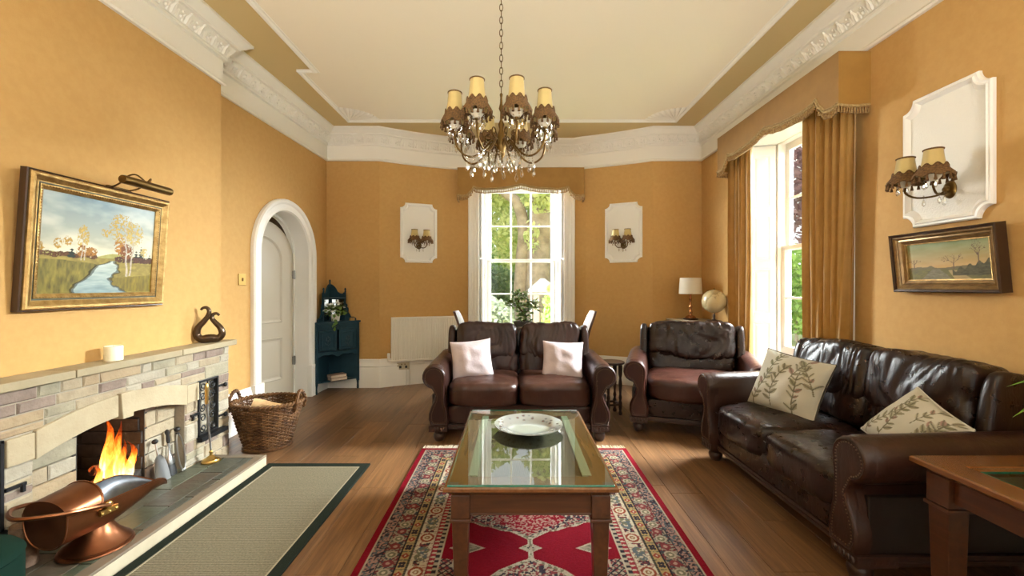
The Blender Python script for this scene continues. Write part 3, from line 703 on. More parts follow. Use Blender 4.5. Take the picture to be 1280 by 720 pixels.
# panelled shutters lying on the two splays of the side window
for s in (-1, 1):
    a0 = Vector((s*0.615, 0.006, 0)); a1 = Vector((s*0.542, 0.245, 0)); d = (a1-a0); L = d.length
    m = MB(); m.bx(0, L, -0.022, 0, 0.335, 2.63); so_ = m.build('shutter', mt['white'], w2, 0, 0.003)
    so_.location = a0; so_.rotation_euler = (0, 0, math.atan2(d.y, d.x))
    if s > 0: so_.scale = (1, -1, 1)
    for z0, z1 in ((0.42, 0.90), (0.98, 1.42), (1.50, 1.95), (2.03, 2.54)):
        m = MB(); rings = []
        ysg = -0.0225
        for dd, y in ((0.0, -0.0225), (0.004, -0.031), (0.014, -0.028), (0.022, -0.0225), (0.04, -0.0295)):
            rings.append([(0.045+dd, y, z0+dd), (L-0.045-dd, y, z0+dd), (L-0.045-dd, y, z1-dd), (0.045+dd, y, z1-dd)])
        m.loft(rings, False, True); m.f.append((16, 17, 18, 19)); m.build('shutter_panel', mt['white'], so_, 0)
m = MB(); m.sphere((0.12, -0.035, 1.40), 0.014, 10, 6); m.build('shutter_knob', mt['white'], so_)
w3 = sash_window('window_3', (XR, -0.20, 0), -PI/2, 0.65, 0.54, (0.66, 1.62, 2.585), 0.28, (0.30, 2.66), 0.13)  # unseen window added behind the camera to let in fill light
for k, xx in ((4, 0.93), (5, -0.97)):
    sash_window('window_%d' % k, (xx, YN, 0), PI, 0.6, 0.54, (0.66, 1.62, 2.585), 0.12, (0.40, 2.66), 0.13)  # unseen windows added so the rear fill reaches the ceiling
# ------------------------------------------------------------------ fireplace (face looks along +x)
FX = -2.115; FY0, FY1 = 1.47, 3.184; HZ = 0.076; AY0, AY1, AYC = 1.887, 2.76, 2.323
fp = thing('fireplace', (0, 0, 0), 0, 'long stone fireplace with segmental arch, keystone and thick mantel shelf', 'fireplace')
rs = random.Random(11)
def stone_mb(x0, x1, y0, y1, z0, z1, j=0.004):
    m = MB(); g = 0.0025; y0 += g; y1 -= g; z0 += g; z1 -= g; c = 0.006
    r = lambda a=j: rs.uniform(-a, a)
    front = [(x1+r(0.003), y0+c+r()*0.5, z0+c+r()*0.5), (x1+r(0.003), y1-c+r()*0.5, z0+c+r()*0.5), (x1+r(0.003), y1-c+r()*0.5, z1-c+r()*0.5), (x1+r(0.003), y0+c+r()*0.5, z1-c+r()*0.5)]
    mid = [(x1-0.006, y0, z0), (x1-0.006, y1, z0), (x1-0.006, y1, z1), (x1-0.006, y0, z1)]
    back = [(x0, y, z) for _, y, z in mid]
    return m.loft([back, mid, front], True, True)
def put_stone(x0, x1, y0, y1, z0, z1, mat=None):
    if y1-y0 < 0.012 or z1-z0 < 0.012: return
    stone_mb(x0, x1, y0, y1, z0, z1).build('stone', mat or rs.choices(stones, (5, 3, 3, 3, 4))[0], fp, 0)
def cut(y0, y1, z0, z1, holes):
    segs = [(y0, y1)]
    for (a, b, c, d) in holes:
        if z1 <= c+0.01 or z0 >= d-0.01: continue
        segs = [t for (p, q) in segs for t in ((p, min(q, a)), (max(p, b), q)) if t[1]-t[0] > 0.012]
    return segs
GH = (2.872, 3.066, 0.236, 0.612); GL = (1.581, 1.775, 0.236, 0.612)
holes = [(AY0, AY1, 0.0, 0.49), (AY0-0.11, AY1+0.11, 0.49, 0.605), GH, GL]
rows = [0.0, HZ, 0.16, 0.236, 0.345, 0.42, 0.49, 0.548, 0.612, 0.70, 0.752, 0.81]
for a, b in zip(rows[:-1], rows[1:]):
    for (s0, s1) in cut(FY0, FY1, a, b, holes):
        y = s0
        while y < s1-0.001:
            L = rs.choice((rs.uniform(0.06, 0.11), rs.uniform(0.10, 0.18), rs.uniform(0.16, 0.27))); y2 = y+L
            if s1-y2 < 0.06: y2 = s1
            if b-a > 0.07 and y2-y > 0.10 and rs.random() < 0.40:
                zm = a+(b-a)*rs.uniform(0.4, 0.6); put_stone(FX-0.10, FX, y, y2, a, zm); put_stone(FX-0.10, FX, y, y2, zm, b)
            else: put_stone(FX-0.10, FX, y, y2, a, b)
            y = y2
m = MB()                                       # mortar bed behind the stones, with the arch left open
def mort(y0, y1, z0, z1): m.bx(XB, FX-0.007, y0, y1, z0, z1)
mort(FY0+0.004, GL[0], 0, 0.808); mort(GL[0], GL[1], 0, GL[2]); mort(GL[0], GL[1], GL[3], 0.808); mort(GL[1], AY0, 0, 0.808)
mort(AY1, GH[0], 0, 0.808); mort(GH[0], GH[1], 0, GH[2]); mort(GH[0], GH[1], GH[3], 0.808); mort(GH[1], FY1-0.004, 0, 0.808); mort(AY0, AY1, 0.60, 0.808)
m.build('mortar_bed', mt['mortar'], fp, 0)
# arch stones
def arc_z(y, base, crown): t = (y-AYC)/(AY1-AYC); return crown-(crown-base)*t*t
def arch_piece(y0, y1, nm, proud, lo=(0.485, 0.556), hi=(0.612, 0.672), drop=0.0, n=10):
    ys = [y0+(y1-y0)*i/n for i in range(n+1)]
    poly = [(y, arc_z(y, *lo)-drop) for y in ys]+[(y, arc_z(y, *hi)) for y in reversed(ys)]
    mm = MB(); mm.prism(poly, lambda y, z: (FX-0.075, y, z), lambda y, z: (FX+proud, y, z)); return mm.build(nm, mt['lintel'], fp, 0, 0.004)
KH = 0.040
arch_piece(AY0, AYC-KH-0.002, 'arch_stone', 0.012); arch_piece(AYC+KH+0.002, AY1, 'arch_stone', 0.012)
m = MB(); m.prism([(AYC-KH+0.008, 0.538), (AYC+KH-0.008, 0.538), (AYC+KH+0.004, 0.678), (AYC-KH-0.004, 0.678)], lambda y, z: (FX-0.07, y, z), lambda y, z: (FX+0.026, y, z)); m.build('keystone', mt['lintel'], fp, 0, 0.004)
for y0, y1 in ((AY0-0.108, AY0-0.003), (AY1+0.003, AY1+0.108)):
    m = MB(); m.bx(FX-0.07, FX+0.010, y0, y1, 0.492, 0.608); m.build('springer_stone', mt['lintel'], fp, 0, 0.004)
# recess behind the arch
RX = FX-0.065; B0, B1 = 2.14, 2.53
for (y0, y1) in ((AY0, B0), (B1, AY1)):
    zz = [HZ, 0.17, 0.25, 0.335, 0.41, 0.50, 0.60]
    for a, b in zip(zz[:-1], zz[1:]):
        if rs.random() < 0.5: ym = y0+(y1-y0)*rs.uniform(0.35, 0.65); put_stone(RX-0.06, RX, y0, ym, a, b); put_stone(RX-0.06, RX, ym, y1, a, b)
        else: put_stone(RX-0.06, RX, y0, y1, a, b)
# firebox
m = MB(); X0, X1 = -2.60, RX-0.004
m.bx(X0, X1, B0-0.02, B0, HZ-0.03, 0.66); m.bx(X0, X1, B1, B1+0.02, HZ-0.03, 0.66); m.bx(X0-0.02, X0, B0-0.02, B1+0.02, HZ-0.03, 0.66)
m.bx(X0, X1, B0-0.02, B1+0.02, 0.66, 0.68); m.bx(X0, RX+0.01, B0, B1, HZ-0.03, HZ+0.003)
m.build('firebox', sooty, fp, 0)
for k in range(5):
    for i in range(2):
        y0 = B1-0.012; m = MB(); m.bx(X0+0.005+i*0.195+(0.05 if k % 2 else 0), min(RX-0.012, X0+0.195+i*0.195+(0.05 if k % 2 else 0)), y0, y0+0.013, 0.10+k*0.075, 0.17+k*0.075); m.build('fire_brick', sooty, fp, 0, 0.003)
for k in range(2):
    m = MB(); m.bx(RX-0.11, RX-0.005, B0+0.003, B0+0.075, HZ+0.004+k*0.052, HZ+0.052+k*0.052); m.build('fire_brick', sooty, fp, 0, 0.004)
    m = MB(); m.bx(RX-0.11, RX-0.005, B1-0.085, B1-0.014, HZ+0.004+k*0.052, HZ+0.052+k*0.052); m.build('fire_brick', sooty, fp, 0, 0.004)
# mantel shelf in three slabs
for y0, y1 in ((1.42, 2.045), (2.05, 2.705), (2.71, 3.235)):
    m = MB(); m.bx(XB+0.001, FX+0.025, y0, y1, 0.812, 0.85); m.build('mantel_slab', mt['mantel'], fp, 0, 0.004)
# wrought iron grilles
def grille(y0, y1, hook):
    g = MB(); z0, z1 = GH[2], GH[3]; x = FX+0.004; b = 0.014
    g.bx(x-0.03, x, y0, y0+b, z0, z1); g.bx(x-0.03, x, y1-b, y1, z0, z1); g.bx(x-0.03, x, y0, y1, z0, z0+b); g.bx(x-0.03, x, y0, y1, z1-b, z1)
    f = g.build('grille_frame', mt['iron'], fp, 0, 0.002)
    p = MB(); p.bx(x-0.06, x-0.055, y0, y1, z0, z1); p.build('grille_back', stones[4], f, 0)
    yc = (y0+y1)/2
    for side in (-1, 1):
        for k in range(5):
            zc = z0+0.045+k*0.071; rr = 0.030; pts = []
            for i in range(22):
                a = i/21*PI*2.6; q = rr*(1-0.72*i/21); pts.append((x-0.012, yc+side*(0.044+q*math.cos(a)*0.95), zc+q*math.sin(a)*(1 if k % 2 else -1)))
            c = MB(); c.tube(pts, 0.0042, 5); c.build('scroll', mt['iron'], f, 60)
    c = MB(); c.tube([(x-0.012, yc, z0), (x-0.012, yc, z1)], 0.005, 6); c.sphere((x-0.008, yc, (z0+z1)/2+0.05), 0.014, 8, 6); c.build('stem', mt['iron'], f, 60)
    for z in (z0+0.085, z1-0.075):
        c = MB(); yh = y1 if hook > 0 else y0
        c.bx(x-0.008, x+0.004, min(yh, yh+hook*0.05), max(yh, yh+hook*0.05), z-0.006, z+0.006); c.sphere((x+0.010, yh+hook*0.055, z), 0.017, 8, 6, (0.7, 1, 1)); c.build('hinge_pin', mt['iron'], f, 60)
    c = MB(); yh = y0 if hook > 0 else y1
    c.bx(x-0.002, x+0.008, min(yh, yh-hook*0.075), max(yh, yh-hook*0.075), (z0+z1)/2-0.03, (z0+z1)/2-0.016); c.bx(x, x+0.012, yh-hook*0.062-0.006, yh-hook*0.062+0.006, (z0+z1)/2-0.055, (z0+z1)/2-0.02); c.build('latch', mt['iron'], f, 0)
    c = MB(); c.bx(x-0.02, x+0.03, y0-0.015, y1+0.06 if hook > 0 else y1+0.015, z0-0.03, z0-0.002); c.build('grille_sill', mt['iron'], fp, 0, 0.002)
grille(GH[0], GH[1], 1); grille(GL[0], GL[1], -1)

# hearth
hb = MB(); HX1 = -1.725; HY0, HY1 = 1.0, 2.99
hb.bx(FX+0.004, HX1-0.03, HY0, HY1-0.03, 0.0, HZ-0.008); hb.bx(XB, FX+0.004, AY0, AY1, 0.0, HZ-0.008)
hearth = thing('hearth', (0, 0, 0), 0, 'low raised hearth of green slate tiles with a cream painted kerb', 'hearth')
hb.build('hearth_bed', mt['mortar'], hearth, 0)
rows = [(FX+0.004, -1.985), (-1.985, -1.84), (-1.84, HX1-0.062)]
for ri, (x0, x1) in enumerate(rows):
    y = HY0+0.1*ri
    while y < HY1-0.06:
        L = rs.uniform(0.16, 0.42); y2 = min(y+L, HY1-0.055)
        if HY1-0.055-y2 < 0.08: y2 = HY1-0.055
        m = MB(); g = 0.002; t = rs.uniform(-0.002, 0.0)
        m.bx(x0+g, x1-g, y+g, y2-g, HZ-0.012, HZ+t); m.build('slate_tile', rs.choices(slates, (5, 3, 2))[0], hearth, 0, 0.002, 1); y = y2
for y0 in (AY0, ):
    for i in range(4):
        a = AY0+(AY1-AY0)*i/4; m = MB(); m.bx(RX, FX+0.002, a+0.002, a+(AY1-AY0)/4-0.002, HZ-0.012, HZ-0.001); m.build('slate_tile', slates[i % 3], hearth, 0, 0.002, 1)
m = MB(); m.bx(HX1-0.060, HX1, HY0, HY1, HZ-0.014, HZ); m.bx(FX+0.004, HX1-0.060, HY1-0.055, HY1, HZ-0.014, HZ); m.build('kerb_lip', mt['kerb_lip'], hearth, 0, 0.003)
m = MB(); m.bx(HX1-0.032, HX1-0.001, HY0, HY1-0.001, 0.0, HZ-0.0145); m.bx(FX+0.004, HX1-0.032, HY1-0.032, HY1-0.001, 0, HZ-0.0145); m.build('kerb_face', mt['kerb'], hearth, 0, 0.002)

# grate, logs and fire
gr = thing('fire_grate', (-2.27, 2.31, HZ+0.004), 0, 'black iron fire grate under the burning logs', 'grate')
m = MB(); 
for i in range(6): m.bx(-0.12, 0.10, -0.115+i*0.046-0.006, -0.115+i*0.046+0.006, 0.055, 0.067)
m.build('bars', mt['iron'], gr, 0)
m = MB(); m.bx(0.09, 0.102, -0.13, 0.13, 0.06, 0.085); m.bx(0.09, 0.10, -0.13, 0.13, 0.02, 0.032)
for y in (-0.12, 0.12):
    for x in (-0.1, 0.095): m.bx(x-0.007, x+0.007, y-0.007, y+0.007, 0, 0.09)
m.build('grate_frame', mt['iron'], gr, 0)
def logm(L, r, seg=10, sd=0):
    m = MB(); rr = random.Random(sd); rings = []
    for i in range(6):
        rings.append([(L*(i/5-0.5), r*math.cos(2*PI*j/seg)*(1+0.12*math.sin(3*j+sd)), r*math.sin(2*PI*j/seg)*(1+0.1*math.cos(2*j+sd+i))) for j in range(seg)])
    return m.loft(rings, True, True)
for i, (p, rz, L, r) in enumerate([((-2.20, 2.33, 0.205), 1.45, 0.20, 0.034), ((-2.25, 2.27, 0.185), 1.9, 0.2, 0.032), ((-2.25, 2.36, 0.245), 1.35, 0.13, 0.026)]):
    o = put('burning_log', logm(L, r, sd=i).mesh('burning_log', mt['ember'], 50), None, p, (0.2, 0.1*i, rz))
    tag(o, ['charred log glowing red at the front of the fire', 'charred log lying under the flames at the back of the grate', 'short charred log on top of the burning pile'][i], 'log', 'logs burning on the grate')
    if i < 2: o.location.z = HZ+0.004+0.067+r
fire = thing('fire', (-2.20, 2.345, HZ+0.08), 0, 'tall orange and yellow log fire burning in the firebox', 'fire')
rf = random.Random(5)
for k, (dx, dy, h, r) in enumerate([(0.02, -0.03, 0.30, 0.040), (0.0, 0.035, 0.34, 0.042), (0.05, 0.0, 0.24, 0.036), (0.045, 0.075, 0.22, 0.032), (0.05, -0.075, 0.18, 0.030), (-0.03, 0.0, 0.40, 0.038), (0.055, 0.045, 0.16, 0.028), (0.0, -0.09, 0.14, 0.026), (0.02, 0.11, 0.13, 0.024)]):
    m = MB(); rings = []; n = 12; ph = rf.uniform(0, 6)
    for i in range(n+1):
        f = i/n; rad = r*(math.sin(PI*min(1, f*0.95+0.09))**0.9)*(1-0.55*f)+0.0015
        cx = dx+0.014*math.sin(5*f+ph)*f; cy = dy+0.03*math.sin(6.5*f+ph*1.7)*f
        rings.append([(cx+rad*0.7*math.cos(2*PI*j/9), cy+rad*math.sin(2*PI*j/9)*(1+0.25*math.sin(9*f+j)), 0.03+h*f) for j in range(9)])
    m.loft([[(x, y*0.85, z*0.92) for x, y, z in r_] for r_ in rings], True, True); m.build('flame', mt['flame'], fire, 80)
pl_ = D.lights.new('fire_glow', 'POINT'); pl_.energy = 1.6; pl_.color = (1, 0.42, 0.12); pl_.shadow_soft_size = 0.05
po = D.objects.new('fire_glow', pl_); COL.objects.link(po); po.parent = fire; po.location = (-0.02, 0.0, 0.2)

# ---- things on the mantel
can = thing('pillar_candle', (-2.165, 2.315, 0.8505), 0, 'short ivory pillar candle on the mantel shelf', 'candle')
m = MB(); m.lathe([(0.0395, 0), (0.041, 0.003), (0.041, 0.073), (0.039, 0.078), (0.034, 0.078), (0.028, 0.070), (0.002, 0.068)], 28); m.build('wax', mt['wax'], can, 50)
m = MB(); m.tube([(0, 0, 0.068), (0.001, 0.001, 0.080)], 0.001, 5); m.build('wick', mt['black'], can)
va = thing('sculptural_vase', (-2.165, 3.05, 0.851), 0.55, 'dark bronze glazed open teardrop sculpture with two curled tips on the mantel', 'ornament')
m = MB(); K = [(0.0, 0.022), (-0.045, 0.025), (-0.074, 0.055), (-0.068, 0.105), (-0.035, 0.15), (-0.010, 0.19), (-0.004, 0.225), (-0.018, 0.248), (-0.040, 0.246), (-0.052, 0.232)]
pts = spline([(x, 0, z) for x, z in K], 40); m.tube(pts, [0.030*(1-0.78*(i/40)**0.8)+0.001 for i in range(41)], 10)
m.build('tall_arm', mt['bronze'], va, 60)
m = MB(); K = [(0.0, 0.022), (0.045, 0.025), (0.072, 0.055), (0.062, 0.100), (0.032, 0.140), (0.012, 0.170), (0.018, 0.198), (0.040, 0.205), (0.056, 0.190)]
pts = spline([(x, 0.004, z) for x, z in K], 36); m.tube(pts, [0.030*(1-0.78*(i/36)**0.8)+0.001 for i in range(37)], 10)
m.build('short_arm', mt['bronze'], va, 60)
m = MB(); m.sphere((0, 0, 0.030), 0.05, 18, 8, (1.3, 0.62, 0.6)); m.build('bowl', mt['bronze'], va, 60)

# ---- hearth tools
sh = thing('ash_shovel', (-2.10, 2.565, HZ), 0, 'steel ash shovel standing on its blade against the recess stones', 'shovel')
mm_ = Ry(-0.20)
m = MB(); rings = []
for i in range(9):
    f = i/8; wd = 0.046*(1-f**2.4)**0.5+0.006; z = 0.002+0.165*f
    rings.append([(0.010-0.010*math.cos(t*1.4)-0.002, wd*t, z) for t in (-1, -0.6, -0.2, 0.2, 0.6, 1)]+[(0.007-0.010*math.cos(t*1.4)-0.002, wd*t, z) for t in (1, 0.6, 0.2, -0.2, -0.6, -1)])
m.loft(rings, True, True, mm_); m.build('blade', mt['steel'], sh, 50)
m = MB(); m.tube([(0, 0, 0.165), (0, 0, 0.235)], 0.0045, 8, mtx=mm_); m.build('shaft', mt['steel'], sh)
m = MB(); m.sphere((0, 0, 0.248), 0.017, 12, 8, (1, 1, 0.85), mm_); m.build('knob', mt['black'], sh)
br = thing('hearth_brush', (-2.125, 2.665, HZ), 0, 'hearth brush with steel ferrule and black bristles beside the tongs', 'brush')
mm_ = Ry(-0.12)
m = MB(); m.lathe([(0.034, 0.002), (0.032, 0.04), (0.024, 0.075)], 14, mtx=mm_, sx=0.55); m.build('bristles', mt['black'], br)
m = MB(); m.lathe([(0.026, 0.07), (0.028, 0.085), (0.016, 0.115), (0.009, 0.14), (0.007, 0.20)], 14, mtx=mm_, sx=0.6); m.build('ferrule', mt['steel'], br)
m = MB(); m.lathe([(0.007, 0.20), (0.011, 0.215), (0.009, 0.25), (0.013, 0.262), (0.013, 0.275), (0.004, 0.285)], 12, mtx=mm_); m.build('handle', mt['black'], br)
tg = thing('fire_tongs', (-2.10, 2.722, HZ), 0, 'polished steel fire tongs with black knob leaning in the arch corner', 'tongs')
for s in (-1, 1):
    m = MB(); m.tube(spline([(0, s*0.006, 0.238), (0.002, s*0.020, 0.20), (0.004, s*0.026, 0.12), (0.004, s*0.022, 0.05), (0.004, s*0.006, 0.006)], 16), 0.0048, 7, mtx=Ry(-0.15)); m.sphere((0.004, s*0.007, 0.010), 0.011, 8, 6, (0.5, 1, 1), Ry(-0.15)); m.build('tong_arm', mt['steel'], tg)
m = MB(); m.sphere((0, 0, 0.244), 0.011, 10, 6, (1, 1, 0.8), Ry(-0.15)); m.sphere((0, 0, 0.268), 0.017, 12, 8, (1, 1, 0.85), Ry(-0.15)); m.build('knob', mt['black'], tg)
pk = thing('poker_stand', (-2.03, 2.872, HZ), 0, 'steel poker with ribbed brass handle upright on a round brass foot', 'poker')
m = MB(); m.lathe([(0.057, 0), (0.058, 0.006), (0.050, 0.012), (0.048, 0.018), (0.028, 0.026), (0.020, 0.036), (0.010, 0.042), (0.009, 0.06), (0.012, 0.066), (0.007, 0.075)], 26); m.build('foot', mt['brass'], pk, 40)
m = MB(); m.tube([(0, 0, 0.06), (-0.015, -0.02, 0.40)], 0.006, 8); m.build('rod', mt['steel'], pk)
m = MB(); m.lathe([(0.008, 0.39)]+[(0.012 if i % 2 else 0.0095, 0.40+i*0.011) for i in range(11)]+[(0.006, 0.525), (0.001, 0.532)], 12, mtx=T(-0.015, -0.02, 0.0)); m.build('grip', mt['brass'], pk, 60)

# ---- copper coal scuttle
scu = thing('coal_scuttle', (-1.885, 1.935, HZ), -0.16, 'helmet shaped copper coal scuttle with pewter lining and bail handle on the hearth', 'coal scuttle')
m = MB(); m.lathe([(0.128, 0), (0.132, 0.004), (0.130, 0.010), (0.122, 0.014), (0.122, 0.020), (0.112, 0.028), (0.078, 0.062), (0.058, 0.098), (0.054, 0.118)], 36); m.build('foot', mt['copper'], scu, 40)
# body: half-barrel along local y, open on top towards the lip; rear end tilts down
def scut(f, a, inset=0.0):
    # f 0 rear .. 1 lip ; a 0..1 across the section from one rim round the belly to the other
    y = -0.19+0.51*f
    w = max(0.006, 0.128*(1-0.14*(1-f))*(1-0.93*max(0, (f-0.60)/0.40)**2.2)-inset)
    dpt = 0.137*(1-0.97*max(0, (f-0.38)/0.62)**1.25)-inset
    rim = 0.230-0.095*max(0, (f-0.68)/0.32)**1.7
    th = PI*a; return (w*math.cos(th)*(abs(math.cos(th))**-0.25 if abs(math.cos(th)) > 0.05 else 1), y, rim-dpt*math.sin(th)**0.8 if th > 0 else rim)
tilt = T(0, 0, 0.005)
m = MB(); NA, NF = 16, 20
ro = [[scut(i/NF, j/NA) for j in range(NA+1)] for i in range(NF+1)]
m.loft(ro, False, False, tilt)
m.add([p for p in ro[0]]+[(0, ro[0][0][1], 0.20)], [(j+1, j, NA+1) for j in range(NA)]+[(0, NA, NA+1)], tilt)
m.build('body', mt['copper'], scu, 50)
m = MB(); ri = [[scut(0.02+0.965*i/NF, j/NA, 0.004) for j in range(NA+1)] for i in range(NF+1)]
m.loft(ri, False, False, tilt); m.build('lining', mt['pewter'], scu, 50)
m = MB(); rings = []                                  # hood over the rear half
for i in range(11):
    f = i/10*0.25; y = -0.19+0.51*f; w0 = scut(f, 0)[0]; rim = scut(f, 0)[2]; hh = 0.060+0.020*(i/10)
    rings.append([(w0*math.cos(PI*j/14), y+0.015*math.sin(PI*j/14)*(i/10), rim+hh*math.sin(PI*j/14)) for j in range(15)])
m.loft(rings, False, False, tilt); m.add([p for p in rings[0]], [tuple(range(15))], tilt)
m.build('hood', mt['copper'], scu, 50)
m = MB(); m.loft([[(x*0.96, y, 0.230+(z-0.230)*0.94) for x, y, z in r] for r in rings[2:]], False, False, tilt); m.build('hood_lining', mt['pewter'], scu, 50)
m = MB(); m.tube([tuple(tilt @ Vector(p)) for p in rings[-1]], 0.0045, 6); m.build('hood_bead', mt['copper'], scu)
for s in (0, -1):
    m = MB(); m.tube([tuple(tilt @ Vector(r[s])) for r in ro], 0.004, 6); m.build('rim_bead', mt['copper'], scu)
m = MB(); m.tube([tuple(tilt @ Vector((p[0], p[1]+0.001, p[2]))) for p in ro[0]], 0.004, 6); m.build('rear_bead', mt['copper'], scu)
for s in (-1, 1):
    m = MB(); q = tilt @ Vector((s*0.124, -0.045, 0.215)); m.sphere(tuple(q), 0.017, 10, 8, (0.6, 1, 1)); m.bx(q.x-0.006, q.x+0.006, q.y-0.035, q.y+0.035, q.z-0.035, q.z-0.012)
    for dy in (-0.028, 0, 0.028): m.sphere((q.x+s*0.006, q.y+dy, q.z-0.026), 0.007, 6, 5)
    m.build('handle_lug', mt['brass'], scu, 50)
m = MB(); pts = [(0.130, -0.045, 0.215), (0.138, -0.12, 0.240), (0.118, -0.22, 0.262), (0.0, -0.285, 0.268), (-0.118, -0.22, 0.262), (-0.138, -0.12, 0.240), (-0.130, -0.045, 0.215)]
m.tube([tuple(tilt @ p) for p in spline(pts, 36)], 0.0085, 8); m.build('bail_handle', mt['copper'], scu)
o = put('kindling_log', logm(0.17, 0.045, sd=9).mesh('kindling_log', mt['bark'], 50), None, (-2.06, 1.80, HZ+0.088), (0, PI/2, 0.3)); tag(o, 'upright sawn log standing behind the copper scuttle', 'log')

# ---- green pouffe in the near left corner
pf = thing('velvet_pouffe', (-1.905, 1.43, HZ), 0, 'round dark green velvet pouffe at the near end of the hearth', 'pouffe')
m = MB(); m.lathe([(0.17, 0.0), (0.18, 0.02), (0.182, 0.20), (0.176, 0.225)], 40); m.build('drum', mt['green_velvet'], pf, 40)
m = MB(); m.lathe([(0.180, 0.222), (0.184, 0.228), (0.180, 0.234), (0.168, 0.248), (0.12, 0.262), (0.02, 0.268)], 40); m.build('cushion_top', mt['green_velvet'], pf, 50)

# ---- landscape painting with its picture light
pic = thing('landscape_painting', (XB+0.004, 2.305, 1.135), 0, 'large gilt framed river landscape with autumn birches over the mantel', 'painting')
PW, PH = 0.79, 0.655; lean = Ry(0.068)
def rect_ring(m, prof, w, h, mtx, yc=0.0):
    rings = []
    for d, x in prof: rings.append([(x, yc-w/2+d, d), (x, yc+w/2-d, d), (x, yc+w/2-d, h-d), (x, yc-w/2+d, h-d)])
    n = len(rings); m.loft(rings+[rings[0]], False, True, mtx); return m
m = MB(); rect_ring(m, [(0, 0.0), (0, 0.030), (0.004, 0.034), (0.010, 0.032), (0.010, 0.0)], PW, PH, lean); m.build('frame_back', mt['frame_brown'], pic, 20)
m = MB(); rect_ring(m, [(0.010, 0.0), (0.010, 0.040), (0.016, 0.047), (0.026, 0.045), (0.048, 0.030), (0.052, 0.030), (0.052, 0.0)], PW, PH, lean); m.build('gilt_frame', mt['gilt'], pic, 20)
m = MB(); rect_ring(m, [(0.052, 0.0), (0.052, 0.027), (0.060, 0.026), (0.060, 0.0)], PW, PH, lean); m.build('green_band', mt['frame_green'], pic, 20)
m = MB(); rect_ring(m, [(0.060, 0.0), (0.060, 0.030), (0.066, 0.031), (0.082, 0.020), (0.082, 0.0)], PW, PH, lean)
m.build('beaded_slip', mt['gilt'], pic, 20)
bm_ = MB()
for t in np.arange(-0.32, 0.325, 0.0135):
    for z in (0.066, PH-0.066): bm_.sphere((0.031, t, z), 0.0042, 5, 4, mtx=lean)
for t in np.arange(0.075, PH-0.07, 0.0135):
    for y in (-PW/2+0.066, PW/2-0.066): bm_.sphere((0.031, y, t), 0.0042, 5, 4, mtx=lean)
stuff(bm_.build('beading', mt['gilt'], pic, 60))
